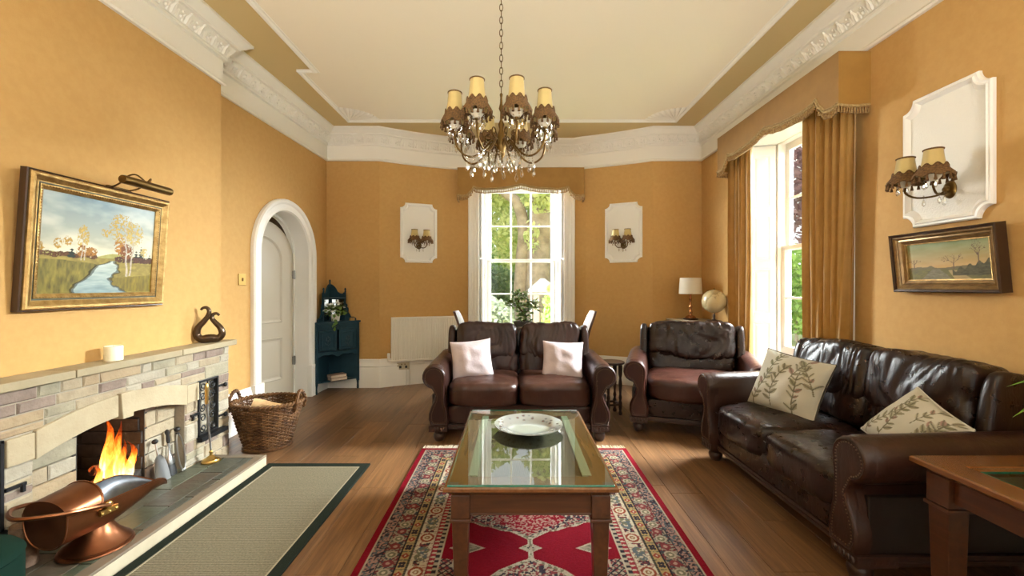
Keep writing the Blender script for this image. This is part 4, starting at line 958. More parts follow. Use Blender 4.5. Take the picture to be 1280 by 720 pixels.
def paint_river(u, v):      # u 0..1 left-right, v 0..1 bottom-top
    C = np.zeros(u.shape+(3,))
    cl = fbm(u*4+3, v*7, 3); t = np.clip((v-0.42)/0.58, 0, 1)[..., None]
    C[:] = (1-t)*np.array([0.62, 0.585, 0.45])+t*np.array([0.36, 0.45, 0.475])
    C = C+(np.clip((cl-0.45)*2.2, -0.3, 0.5)[..., None])*np.array([0.28, 0.24, 0.18])
    hill = 0.40+0.035*np.exp(-((u-0.58)/0.13)**2)+0.02*np.sin(u*9+1)
    k = v < hill; C[k] = np.array([0.42, 0.40, 0.16])+0.16*(fbm(u*20, v*20, 5)[k][:, None]-0.5)
    tex = fbm(u*26, v*34, 8); gl = fbm(u*60, v*14, 9)
    k = v < 0.385; g = np.stack([0.34+0.25*(tex-0.4), 0.29+0.2*(tex-0.45), 0.07+0.06*tex], -1); C[k] = g[k]
    d = (0.385-v); right = (u > 0.60+0.05*np.sin(v*14))
    k = (v < 0.34-0.10*np.clip(u-0.2, 0, 1)) & (u < 0.55); C[k] = np.stack([0.22+0.30*(gl-0.35), 0.19+0.25*(gl-0.35), 0.045+0.05*gl], -1)[k]
    # river: winds from the middle distance to the lower middle
    vv = [0, 0.05, 0.10, 0.15, 0.20, 0.25, 0.30, 0.335, 0.36]
    Lb = np.interp(v, vv, [0.27, 0.26, 0.29, 0.36, 0.40, 0.42, 0.46, 0.55, 0.575]); Rb = np.interp(v, vv, [0.74, 0.68, 0.60, 0.575, 0.61, 0.655, 0.645, 0.625, 0.60])
    wob = 0.022*(fbm(u*18, v*30, 15)-0.45)*2; cx = (Lb+Rb)/2+wob; wd = (Rb-Lb)/2+wob*0.5
    k = (v < 0.355) & (np.abs(u-cx) < wd); rv = fbm(u*8, v*40, 12)
    sh_ = np.clip(v/0.36, 0, 1); wc = np.stack([0.30+0.22*sh_+0.3*(rv-0.4), 0.39+0.18*sh_+0.28*(rv-0.4), 0.40+0.12*sh_+0.25*(rv-0.4)], -1)
    C[k] = wc[k]
    kb = (v < 0.355) & (np.abs(np.abs(u-cx)-wd) < 0.018); C[kb] *= 0.42
    k = (u > 0.60) & (v < 0.17+0.10*(u-0.6)) & (v > 0.02) & (u > cx+wd+0.01); C[k] = np.stack([0.26+0.25*(gl-0.4), 0.21+0.2*(gl-0.4), 0.06+0*gl], -1)[k]
    # shrub line and trees
    def blob(cx, cy, rx, ry, col, dens, sd, rag=0.5):
        q = ((u-cx)/rx)**2+((v-cy)/ry)**2; nn = fbm(u*70, v*60, sd, 3)
        k = (q+rag*(nn-0.45)*2.6 < 1) & (nn > 0.74-dens*0.62)
        C[k] = (np.array(col)*(0.42+0.9*nn[k][:, None]))
    for x in np.linspace(0.02, 0.42, 9): blob(x, 0.395+0.008*math.sin(40*x), 0.04, 0.025, (0.20, 0.10, 0.04), 0.8, 21)
    for a in ((0.14, 0.50, 0.032, 0.055), (0.21, 0.53, 0.035, 0.05), (0.02, 0.46, 0.03, 0.04)): blob(*a, (0.55, 0.36, 0.10), 0.6, 23)
    blob(0.33, 0.58, 0.05, 0.13, (0.60, 0.45, 0.16), 0.55, 25); blob(0.33, 0.44, 0.05, 0.06, (0.42, 0.22, 0.06), 0.65, 26); blob(0.40, 0.44, 0.05, 0.05, (0.45, 0.24, 0.06), 0.7, 27)
    for cx_, h in ((0.245, 0.10), (0.87, 0.17), (0.82, 0.12), (0.965, 0.08)):
        k = (v > 0.37) & (v < 0.37+h) & (np.abs(u-cx_) < 0.032*(1-(v-0.37)/h)+0.008*np.sin(v*200)); C[k] = (0.045, 0.065, 0.05)
    for x in np.linspace(0.66, 0.99, 9): blob(x, 0.38, 0.05, 0.035, (0.16, 0.075, 0.04), 0.8, 31)
    blob(0.66, 0.53, 0.06, 0.10, (0.52, 0.27, 0.06), 0.62, 33); blob(0.72, 0.47, 0.06, 0.09, (0.32, 0.14, 0.05), 0.7, 34)
    blob(0.66, 0.73, 0.12, 0.17, (0.56, 0.42, 0.14), 0.50, 35, 0.7); blob(0.79, 0.68, 0.10, 0.14, (0.58, 0.46, 0.18), 0.48, 36, 0.7); blob(0.52, 0.66, 0.05, 0.05, (0.58, 0.42, 0.12), 0.5, 37)
    blob(0.90, 0.48, 0.04, 0.06, (0.56, 0.45, 0.2), 0.5, 38)
    def trunk(x0, y0, x1, y1, w, col=(0.52, 0.46, 0.38)):
        t = np.clip((v-y0)/(y1-y0), 0, 1); xx = x0+(x1-x0)*t+0.004*np.sin(v*30); k = (v > y0) & (v < y1) & (np.abs(u-xx) < w*(1-0.7*t)); C[k] = np.array(col)*(0.6+0.8*fbm(u*80, v*80, 40)[k][:, None])
    trunk(0.735, 0.19, 0.69, 0.84, 0.011); trunk(0.765, 0.20, 0.80, 0.78, 0.009); trunk(0.325, 0.345, 0.33, 0.62, 0.005); trunk(0.35, 0.345, 0.345, 0.60, 0.004); trunk(0.72, 0.5, 0.60, 0.72, 0.004); trunk(0.74, 0.5, 0.86, 0.72, 0.004)
    return np.clip(C, 0.01, 0.95)**1.3
def canvas(nm, w, h, nu, nv, fn, place, parent):
    U, V = np.meshgrid(np.linspace(0, 1, nu), np.linspace(0, 1, nv), indexing='ij')
    cols = fn(U, V).reshape(-1, 3); vs = [place(a, b) for a, b in zip(U.ravel(), V.ravel())]
    return colmesh(nm, vs, grid_faces(nu, nv), cols, mt['canvas'], parent, False)
cw, ch = PW-0.156, PH-0.156
canvas('canvas', cw, ch, 230, 190, paint_river, lambda a, b: tuple(lean @ Vector((0.014, -cw/2+cw*a, 0.078+ch*b))), pic)
pl2 = thing('picture_light', (-2.045, 2.392, 1.812), 0, 'brass tube picture light on a curved arm above the landscape painting', 'picture light')
m = MB(); m.lathe([(0.001, -0.158), (0.021, -0.156), (0.023, -0.150), (0.023, 0.150), (0.021, 0.156), (0.001, 0.158)], 18, mtx=Rx(PI/2)); m.build('tube_shade', mt['old_brass'], pl2, 40)
for s in (-1, 1):
    m = MB(); m.tube(spline([(0, s*0.012, 0.018), (-0.02, s*0.045, 0.048), (-0.05, s*0.062, 0.040), (-0.10, s*0.062, 0.0), (-0.155, s*0.05, -0.018)], 18), 0.0045, 7); m.build('arm', mt['old_brass'], pl2)
m = MB(); m.bx(-0.172, -0.152, -0.07, 0.07, -0.034, -0.010); m.build('bracket', mt['old_brass'], pl2, 0, 0.003)
# ------------------------------------------------------------------ leather suite
# local frame: x across, y = 0 front edge running back, z up
def wrinkle(sd, amp=1.0, fx=14.0, fz=2.6, axis='x'):
    def fn(p, u):
        a = p.x if axis == 'x' else p.z; b_ = p.z if axis == 'x' else p.x
        q = noise.noise(Vector((a*5+sd, p.y*5, b_*4))); r = 1-2*abs(noise.noise(Vector((a*fx+sd*3+3.2*q, p.y*3.0, b_*fz*1.5+sd+1.2*q))))
        s2 = 1-2*abs(noise.noise(Vector((a*fx*1.9+sd*5+2.0*q, p.y*2.0+7, b_*fz*1.3+sd))))
        k = min(1.0, max(0.0, 0.45+1.6*noise.noise(Vector((a*2.7+sd*9, p.y*2, b_*3.1)))))
        return p+u*amp*(0.013*q-0.010*k*max(r, 0)**3-0.005*(1-0.6*k)*max(s2, 0)**3)
    return fn
def arm_profile(W, s, inset=0.0):
    xo = W/2-inset; xi = W/2-0.195+inset; r = 0.098-inset; cx = W/2-0.098; cz = 0.525
    pts = [(xi+0.02, 0.135+inset), (xi+0.005, 0.28), (xi, 0.42), (xi+0.010, 0.53)]
    for i in range(19):
        a = math.radians(140-i*(140+128)/18); pts.append((cx+r*math.cos(a), cz+r*math.sin(a)))
    pts += [(W/2-0.110-0.2*inset, 0.405), (W/2-0.085-inset, 0.33), (W/2-0.078-inset, 0.24), (W/2-0.078-inset, 0.18), (W/2-0.078-inset, 0.135+inset)]
    return [(s*x, z) for x, z in pts]
def front_profile(W, s, inset=0.0):       # violin shaped arm front: scroll, waist and flared base
    r = 0.094-inset; P = [(0.072+inset, 0.137+inset), (0.056+inset, 0.19), (0.057+inset, 0.235), (0.074+inset, 0.285), (0.100+inset*0.9, 0.335), (0.112+inset*0.6, 0.38)]
    for i in range(17):
        a = math.radians(-100-i*(290)/16); P.append((0.098+r*math.cos(a), 0.525+r*math.sin(a)))
    P += [(0.192-inset, 0.50), (0.182-inset*0.8, 0.44), (0.180-inset*0.6, 0.385), (0.188-inset, 0.32), (0.206-inset, 0.26), (0.214-inset, 0.20), (0.208-inset, 0.137+inset)]
    return [(s*(W/2-x), z) for x, z in P]
FOOT = [(0.030, 0.0), (0.036, 0.006), (0.044, 0.022), (0.048, 0.040), (0.046, 0.056), (0.038, 0.066), (0.046, 0.074), (0.052, 0.088), (0.052, 0.094)]
def make_suite(nm, loc, rz, label, W, seats, m_body, m_seat, m_back, m_arm, depth=0.84, sd=1, dz=0.0):
    R = thing(nm, loc, rz, label, 'armchair' if seats == 1 else 'sofa')
    Wi = W-0.39; yb = depth
    m = MB(); m.bx(-Wi/2-0.02, Wi/2+0.02, 0.05, yb-0.04, 0.12, 0.27); m.build('seat_base', m_body, R, 0, 0.012)
    m = MB(); m.superbox((0, 0.045, 0.215), (Wi+0.02, 0.07, 0.15), (16, 4, 4), 8); m.build('front_rail', m_body, R, 60)
    # rolled arms with scroll fronts, welts and nailheads
    for s in (-1, 1):
        rings = []
        for y, ins in ((0.012, 0.010), (0.002, 0.004), (0.012, 0.0), (0.05, 0.0), (0.3, 0.0), (0.6, 0.0), (yb-0.05, 0.0), (yb-0.03, 0.01)):
            rings.append([(x, y, z+0.02*max(0, y-0.05)) for x, z in arm_profile(W, s, ins)])
        m = MB(); m.loft(rings, True, True); arm = m.build('arm', m_arm, R, 50)
        m = MB(); rr = []
        for y, ins in ((0.03, 0.0), (-0.026, 0.0), (-0.036, 0.005), (-0.040, 0.012), (-0.036, 0.018), (-0.036, 0.022)): rr.append([(x, y, z) for x, z in front_profile(W, s, ins)])
        m.loft(rr, True, True); m.build('arm_front', m_arm, arm, 50)
        m = MB(); L = [Vector((x, 0, z)) for x, z in front_profile(W, s, 0.025)]; L.append(L[0])
        acc = 0
        for a, b in zip(L[:-1], L[1:]):
            d = (b-a).length; t = (0.014-acc) if acc else 0
            while t < d:
                q = a.lerp(b, t/d); m.sphere((q.x, -0.037, q.z), 0.0034, 5, 4); t += 0.014
            acc = d-(t-0.014)
        stuff(m.build('nailheads', mt['nail'], arm))
        m = MB(); xs = W/2-0.074; m.bx(min(s*xs, s*(xs-0.05)), max(s*xs, s*(xs-0.05)), 0.032, yb-0.05, 0.138, 0.375); m.build('arm_side', mt['leather_side'], R, 0, 0.004)
        # carved plinth block, side rail and bun feet
        m = MB(); xc = W/2-0.130; m.box((s*xc, 0.055, 0.112), (0.145, 0.17, 0.046))
        for k in range(5): m.sphere((s*(xc-0.048+k*0.024), -0.032, 0.112), 0.0115, 7, 5, (1, 0.6, 1.4))
        for k in range(5): m.sphere((s*(xc+0.068), 0.018+k*0.026, 0.112), 0.0115, 7, 5, (0.6, 1, 1.4))
        m.build('plinth_block', mt['carved'], R, 40, 0.003)
        m = MB(); xr = W/2-0.06; m.bx(min(s*xr, s*(xr-0.03)), max(s*xr, s*(xr-0.03)), 0.14, yb-0.06, 0.092, 0.134); m.bx(min(s*(xr+0.006), s*(xr-0.03)), max(s*(xr+0.006), s*(xr-0.03)), 0.14, yb-0.06, 0.104, 0.116); m.build('side_rail', mt['carved'], R, 0, 0.002)
        for yy in (0.04, yb-0.10):
            m = MB(); m.lathe(FOOT, 16, (s*xc, yy, 0))
            for k in range(14): a = 2*PI*k/14; m.sphere((s*xc+0.047*math.cos(a), yy+0.047*math.sin(a), 0.083), 0.007, 6, 4)
            m.build('bun_foot', mt['carved'], R, 50)
    m = MB(); m.bx(-W/2+0.18, W/2-0.18, 0.018, 0.05, 0.094, 0.134); m.bx(-W/2+0.18, W/2-0.18, 0.012, 0.05, 0.104, 0.118); m.build('base_moulding', mt['carved'], R, 0, 0.003)
    # back shell and wings
    m = MB(); m.superbox((0, 0, 0), (Wi+0.14, 0.13, 0.70), (14, 4, 10), 8, mtx=T(0, yb-0.085, 0.50) @ Rx(-0.13)); m.build('back_shell', m_body, R, 60)
    for s in (-1, 1):
        m = MB(); m.superbox((0, 0, 0), (0.075, 0.24, 0.44), (6, 10, 12), 4.5, mtx=T(s*(Wi/2+0.045), yb-0.15, 0.655) @ Rx(-0.16)); m.build('wing', m_body, R, 60)
    cwid = Wi/seats
    for i in range(seats):
        xc = -Wi/2+cwid*(i+0.5)
        def seatfn(p, u, f=wrinkle(sd+i*7, 0.75, 8, 3, 'x')):
            q = f(p, u); crown = 0.018*(1-(2*p.x/cwid)**2)*(1-(2*p.y/0.66)**2)
            return q+Vector((0, -0.018*(1-(2*p.x/cwid)**2) if u.y < -0.5 else 0, crown if u.z > 0 else 0))
        m = MB(); m.superbox((xc, 0.30, 0.372+dz), (cwid+0.006, 0.64, 0.205), (26, 26, 10), 6.5, seatfn)
        cu = m.build('seat_cushion', m_seat, R, 75)
        m = MB(); pts = [(xc+x*(cwid/2-0.012), -0.024+0.016*x*x, 0.408+dz) for x in np.linspace(-0.93, 0.93, 15)]; m.tube(pts, 0.0035, 5); m.build('seam', m_body, cu)
        m = MB(); m.superbox((0, 0, 0), (cwid+0.004, 0.17, 0.24), (36, 8, 12), 5, wrinkle(sd+31+i, 1.3, 13, 2.2), mtx=T(xc, yb-0.215, 0.535) @ Rx(-0.14)); m.build('lumbar_cushion', m_back, R, 75)
        def headfn(p, u, f=wrinkle(sd+50+i*3, 1.5, 11, 1.6)): return f(p, u)
        m = MB(); m.superbox((0, 0, 0), (cwid+0.012, 0.25, 0.365), (54, 12, 20), 5.5, headfn, mtx=T(xc, yb-0.165, 0.725) @ Rx(-0.17)); m.build('head_cushion', m_back, R, 75)
    return R
LS = make_suite('loveseat', (0.046, 3.44, 0), 0, 'two seater brown leather sofa facing the coffee table, before the bay window', 1.56, 2, mt['leather_loveseat'], mt['leather_worn'], mt['leather_loveseat'], mt['leather_loveseat'], sd=3)
SF = make_suite('leather_sofa', (1.43, 2.46, 0), math.radians(-89.0), 'dark brown leather sofa along the right wall with two leaf print cushions', 1.52, 2, mt['leather'], mt['leather'], mt['leather'], mt['leather_mid'], depth=0.86, sd=11, dz=-0.035)
AC = make_suite('leather_armchair', (1.50, 3.53, 0), math.radians(-19), 'brown leather armchair with reddish seat in the right corner beside the side window', 1.16, 1, mt['leather'], mt['leather_red'], mt['leather'], mt['leather_red'], sd=23)

# ---- cushions
def pillow_geo(w, h, t, n=40):
    U = np.linspace(-1, 1, n); P = []
    for sgn in (1, -1):
        for a in U:
            for b in U:
                th = t*((1-abs(a)**2.6)*(1-abs(b)**2.6))**0.5
                x = a*w/2*(1-0.07*(1-b*b)*abs(a)); z = b*h/2*(1-0.07*(1-a*a)*abs(b))
                th *= 1+0.16*noise.noise(Vector((a*2.1+sgn, b*2.1, w*9)))
                P.append((x, -sgn*(th+0.002), z))
    F = grid_faces(n, n); F2 = [[i+n*n for i in reversed(f)] for f in F]; E = []
    rim = [i*n for i in range(n)]+[(n-1)*n+j for j in range(1, n)]+[i*n+n-1 for i in range(n-2, -1, -1)]+[j for j in range(n-2, 0, -1)]
    for k in range(len(rim)): a, b = rim[k], rim[(k+1) % len(rim)]; E.append([a, b, b+n*n, a+n*n])
    return P, F+F2+E, rim
def place(o, loc, rz, tilt, roll=0.0):
    o.matrix_world = T(*loc) @ Rz(rz) @ Rx(tilt) @ Ry(roll)
def plain_pillow(nm, loc, rz, tilt, roll, w, h, label):
    P, F, rim = pillow_geo(w, h, 0.075); m = MB(); m.add(P, F)
    me = m.mesh(nm, mt['linen'], 80); o = put(nm, me); tag(o, label, 'cushion', 'cushions on the two seater sofa'); place(o, loc, rz, tilt, roll); return o
plain_pillow('throw_cushion', (-0.365, 3.74, 0.610), 0.10, -0.36, -0.09, 0.36, 0.35, 'smooth pale pink linen cushion on the left seat of the two seater sofa')
plain_pillow('throw_cushion', (0.43, 3.76, 0.600), -0.10, -0.36, 0.03, 0.36, 0.34, 'pale cushion with dappled light on the right seat of the two seater sofa')
def sprigs(U, V, seed, tint=0.0):
    C = np.zeros(U.shape+(3,)); C[:] = (0.50, 0.475, 0.39)
    C += 0.05*(fbm(U*3, V*3, 4)[..., None]-0.45)
    r = random.Random(seed); greens = [(0.22, 0.21, 0.13), (0.30, 0.28, 0.19), (0.38, 0.35, 0.26), (0.36, 0.33, 0.25), (0.25, 0.22, 0.15), (0.27, 0.17, 0.14)]
    def line(x0, y0, x1, y1, w, col):
        dx, dy = x1-x0, y1-y0; t = np.clip(((U-x0)*dx+(V-y0)*dy)/(dx*dx+dy*dy), 0, 1); d = np.hypot(U-x0-t*dx, V-y0-t*dy); C[d < w] = col
    def leaf(x, y, a, L, col):
        c, s = math.cos(a), math.sin(a); p = (U-x)*c+(V-y)*s; q = -(U-x)*s+(V-y)*c; t = p/L
        k = (t > 0) & (t < 1) & (np.abs(q) < 0.24*L*np.sin(np.pi*np.clip(t, 0, 1))**0.8); C[k] = np.array(col)*(0.8+0.5*np.clip(np.abs(q[k])/(0.2*L), 0, 1)[:, None])
        k = (t > 0) & (t < 1) & (np.abs(q) < 0.006); C[k] = (0.13, 0.12, 0.08)
    for (x0, y0, a0, n) in ((0.12, 0.0, 1.5, 6), (0.42, 0.05, 1.75, 7), (0.75, 0.0, 1.75, 8), (0.60, 0.55, 1.45, 4), (0.95, 0.42, 1.9, 5), (0.25, 0.62, 1.3, 4)):
        x, y, a = x0, y0, a0
        for i in range(n):
            x1, y1 = x+0.095*math.cos(a), y+0.095*math.sin(a); line(x, y, x1, y1, 0.008, (0.16, 0.14, 0.09))
            for s in (-1, 1):
                if r.random() < 0.9: leaf(x1, y1, a+s*r.uniform(0.6, 1.0), r.uniform(0.09, 0.15), r.choice(greens))
            x, y = x1, y1; a += r.uniform(-0.25, 0.2)
        leaf(x, y, a, 0.13, r.choice(greens))
    return C
def leaf_pillow(nm, loc, rz, tilt, roll, w, h, seed, label, pm):
    n = 110; P, F, rim = pillow_geo(w, h, 0.085, n)
    u = np.linspace(0, 1, n); U, V = np.meshgrid(u, u, indexing='ij')
    c = sprigs(U, V, seed).reshape(-1, 3); o = colmesh(nm, P, F, np.concatenate([c, c]), mt['print']); tag(o, label, 'cushion', 'leaf print cushions on the right sofa')
    m = MB(); m.tube([(P[i][0], 0, P[i][2]) for i in rim[::3]], 0.0055, 6, True); m.build('piping', pm, o); place(o, loc, rz, tilt, roll); return o
leaf_pillow('leaf_cushion', (1.79, 2.78, 0.612), math.radians(-66), -0.42, 0.10, 0.45, 0.40, 3, 'leaf sprig print cushion with dark piping at the far end of the right sofa', mt['piping_dark'])
leaf_pillow('leaf_cushion', (1.885, 2.02, 0.575), math.radians(-74), -0.55, 0.52, 0.29, 0.32, 8, 'leaf print cushion with pale piping tipped against the near arm of the right sofa', mt['piping_pale'])

# ------------------------------------------------------------------ coffee table
CT = (0.07, 2.25)
ct = thing('coffee_table', (CT[0], CT[1], 0.012), 0, 'long mahogany coffee table with a glass top over woven cane', 'coffee table')
tw, tl = 0.70, 1.06
def taper_leg(m, x, y, z1, zc, a=0.038, b=0.026):
    m.box((x, y, (z1+zc)/2), (2*a, 2*a, z1-zc)); m.box((x, y, zc-0.008), (2*a+0.012, 2*a+0.012, 0.014))
    m.loft([[(x-q, y-q, z), (x+q, y-q, z), (x+q, y+q, z), (x-q, y+q, z)] for q, z in ((b, 0), (a-0.004, zc-0.015))], True, True)
for sx in (-1, 1):
    for sy in (-1, 1):
        m = MB(); taper_leg(m, sx*(tw/2-0.062), sy*(tl/2-0.062), 0.385, 0.29); m.build('leg', mt['mahogany'], ct, 0, 0.003)
for s in (-1, 1):
    m = MB(); m.bx(-tw/2+0.10, tw/2-0.10, s*(tl/2-0.05)-0.012, s*(tl/2-0.05)+0.012, 0.300, 0.385); m.bx(-tw/2+0.10, tw/2-0.10, s*(tl/2-0.05)-0.017, s*(tl/2-0.05)+0.017, 0.300, 0.308); m.build('apron', mt['mahogany_x'], ct, 0, 0.002)
    m = MB(); m.bx(s*(tw/2-0.05)-0.012, s*(tw/2-0.05)+0.012, -tl/2+0.10, tl/2-0.10, 0.300, 0.385); m.build('apron', mt['mahogany'], ct, 0, 0.002)
def frame_ring(prof, w, l):
    m = MB(); rings = [[(-w/2+d, -l/2+d, z), (w/2-d, -l/2+d, z), (w/2-d, l/2-d, z), (-w/2+d, l/2-d, z)] for d, z in prof]
    return m.loft(rings+[rings[0]], False, True)
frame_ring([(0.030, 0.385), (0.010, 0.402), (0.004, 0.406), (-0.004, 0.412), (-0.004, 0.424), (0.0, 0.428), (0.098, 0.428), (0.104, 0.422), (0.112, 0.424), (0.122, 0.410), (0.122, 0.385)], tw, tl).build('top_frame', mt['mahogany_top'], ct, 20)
m = MB(); m.bx(-tw/2+0.115, tw/2-0.115, -tl/2+0.115, tl/2-0.115, 0.398, 0.404); m.build('cane_panel', mt['cane'], ct, 0)
m = MB(); m.bx(-tw/2+0.012, tw/2-0.012, -tl/2+0.002, tl/2-0.004, 0.4305, 0.4385); m.build('glass_top', mt['table_glass'], ct, 0, 0.002)
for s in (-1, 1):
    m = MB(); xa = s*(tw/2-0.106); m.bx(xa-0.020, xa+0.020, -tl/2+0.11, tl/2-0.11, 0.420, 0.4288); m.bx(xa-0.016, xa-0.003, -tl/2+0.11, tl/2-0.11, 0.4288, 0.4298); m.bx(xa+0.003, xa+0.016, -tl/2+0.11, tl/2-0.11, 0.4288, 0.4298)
    o = m.build('reflection_strip', M('painted_reflection', (0.26, 0.265, 0.19), 0.25), ct, 0); o['label'] = 'pale strip painted as a reflection under the glass'  # pale colour stands in for a reflection in the glass
m = MB(); g = 0.0125
rr = [[(-tw/2+g, -tl/2+0.0025, z), (tw/2-g, -tl/2+0.0025, z), (tw/2-g, tl/2-0.0045, z), (-tw/2+g, tl/2-0.0045, z)] for z in (0.4307, 0.4383)]
m.loft(rr, False, True); m.build('glass_edge', mt['glass_edge'], ct, 0)
for sx in (-1, 1):
    for sy in (-1, 1):
        m = MB(); m.box((sx*(tw/2-0.035), sy*(tl/2-0.028), 0.4292), (0.036, 0.036, 0.0022)); m.build('corner_pad', mt['black'], ct, 0)
pt = thing('charger_plate', (0.083, 2.385, 0.4512), 0, 'large silvery painted plate with flowered rim lying on the coffee table', 'plate')
m = MB(); m.lathe([(0.001, 0.006), (0.060, 0.005), (0.108, 0.006), (0.122, 0.014), (0.150, 0.028), (0.184, 0.036), (0.190, 0.037), (0.190, 0.033), (0.150, 0.022), (0.110, 0.0), (0.06, 0.0), (0.001, 0.001)], 64); m.build('dish', mt['plate'], pt, 40)

# ------------------------------------------------------------------ side table at the near right, with its plant
st = thing('side_table', (1.955, 1.20, 0), 0, 'square mahogany side table with glass inset in the near right corner', 'side table')
sw_, sl_ = 0.86, 0.90; zt_ = 0.60
for sx in (-1, 1):
    for sy in (-1, 1):
        m = MB(); taper_leg(m, sx*(sw_/2-0.075), sy*(sl_/2-0.075), zt_-0.045, zt_-0.15, 0.042, 0.030); m.build('leg', mt['mahogany'], st, 0, 0.003)
for s in (-1, 1):
    m = MB(); m.bx(-sw_/2+0.117, sw_/2-0.117, s*(sl_/2-0.065)-0.012, s*(sl_/2-0.065)+0.012, zt_-0.13, zt_-0.045); m.build('apron', mt['mahogany_x'], st, 0, 0.002)
    m = MB(); m.bx(s*(sw_/2-0.065)-0.012, s*(sw_/2-0.065)+0.012, -sl_/2+0.117, sl_/2-0.117, zt_-0.13, zt_-0.045); m.build('apron', mt['mahogany'], st, 0, 0.002)
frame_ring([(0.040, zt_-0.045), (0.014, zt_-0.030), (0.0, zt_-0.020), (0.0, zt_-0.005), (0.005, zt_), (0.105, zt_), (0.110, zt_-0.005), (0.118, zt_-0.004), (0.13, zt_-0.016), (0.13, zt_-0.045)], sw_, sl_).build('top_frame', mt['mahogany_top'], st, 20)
m = MB(); m.bx(-sw_/2+0.125, sw_/2-0.125, -sl_/2+0.125, sl_/2-0.125, zt_-0.035, zt_-0.028); m.build('cane_panel', mt['cane'], st, 0)
m = MB(); m.bx(-sw_/2+0.132, sw_/2-0.132, -sl_/2+0.132, sl_/2-0.132, zt_-0.016, zt_-0.008); m.build('glass_inset', mt['table_glass'], st, 0)
m = MB(); g = 0.1315; m.loft([[(-sw_/2+g, -sl_/2+g, z), (sw_/2-g, -sl_/2+g, z), (sw_/2-g, sl_/2-g, z), (-sw_/2+g, sl_/2-g, z)] for z in (zt_-0.016, zt_-0.008)], False, True); m.build('glass_edge', mt['glass_edge'], st, 0)

def leaf_blade(L, W, droop, n=6):
    m = MB(); rows = []
    for i in range(n+1):
        f = i/n; w = W*math.sin(PI*min(1, 0.06+0.94*f))**0.8*(1-0.15*f)+0.0005; z = L*0.35*math.sin(f*2.2)-droop*f*f*L
        rows.append([(L*f, -w, z+0.10*w), (L*f, 0, z-0.2*w), (L*f, w, z+0.10*w)])
    return m.loft(rows, False, False)
pp = thing('potted_houseplant', (2.02, 1.30, zt_-0.008), 0, 'green leafy houseplant on the side table, leaf tips at the right edge', 'plant')
m = MB(); m.lathe([(0.055, 0), (0.06, 0.004), (0.078, 0.13), (0.082, 0.135), (0.074, 0.137), (0.070, 0.12), (0.002, 0.118)], 24); m.build('pot', mt['pot_white'], pp, 40)
rl = random.Random(4)
for k in range(14):
    a = k*2.4; L = rl.uniform(0.20, 0.27); zz = 0.13+0.25*(k/14)
    mm = T(0.02*math.cos(a), 0.02*math.sin(a), zz) @ Rz(a) @ Ry(-0.5+0.5*(k % 3)/2); b = MB(); t = leaf_blade(L, 0.035, 0.3); b.add(t.v, t.f, mm); b.build('leaf', mt['leaf_bright'], pp, 60)
for a, e, L in ((2.55, -0.30, 0.36), (2.60, -0.02, 0.345)):
    mm = T(0, 0, 0.24) @ Rz(a) @ Ry(e); b = MB(); t = leaf_blade(L, 0.035, 0.4); b.add(t.v, t.f, mm); b.build('leaf', mt['leaf_bright'], pp, 60)
m = MB(); m.tube([(0, 0, 0.10), (0.005, 0, 0.25), (-0.005, 0.005, 0.40)], 0.007, 7); m.build('stem', mt['twig'], pp)

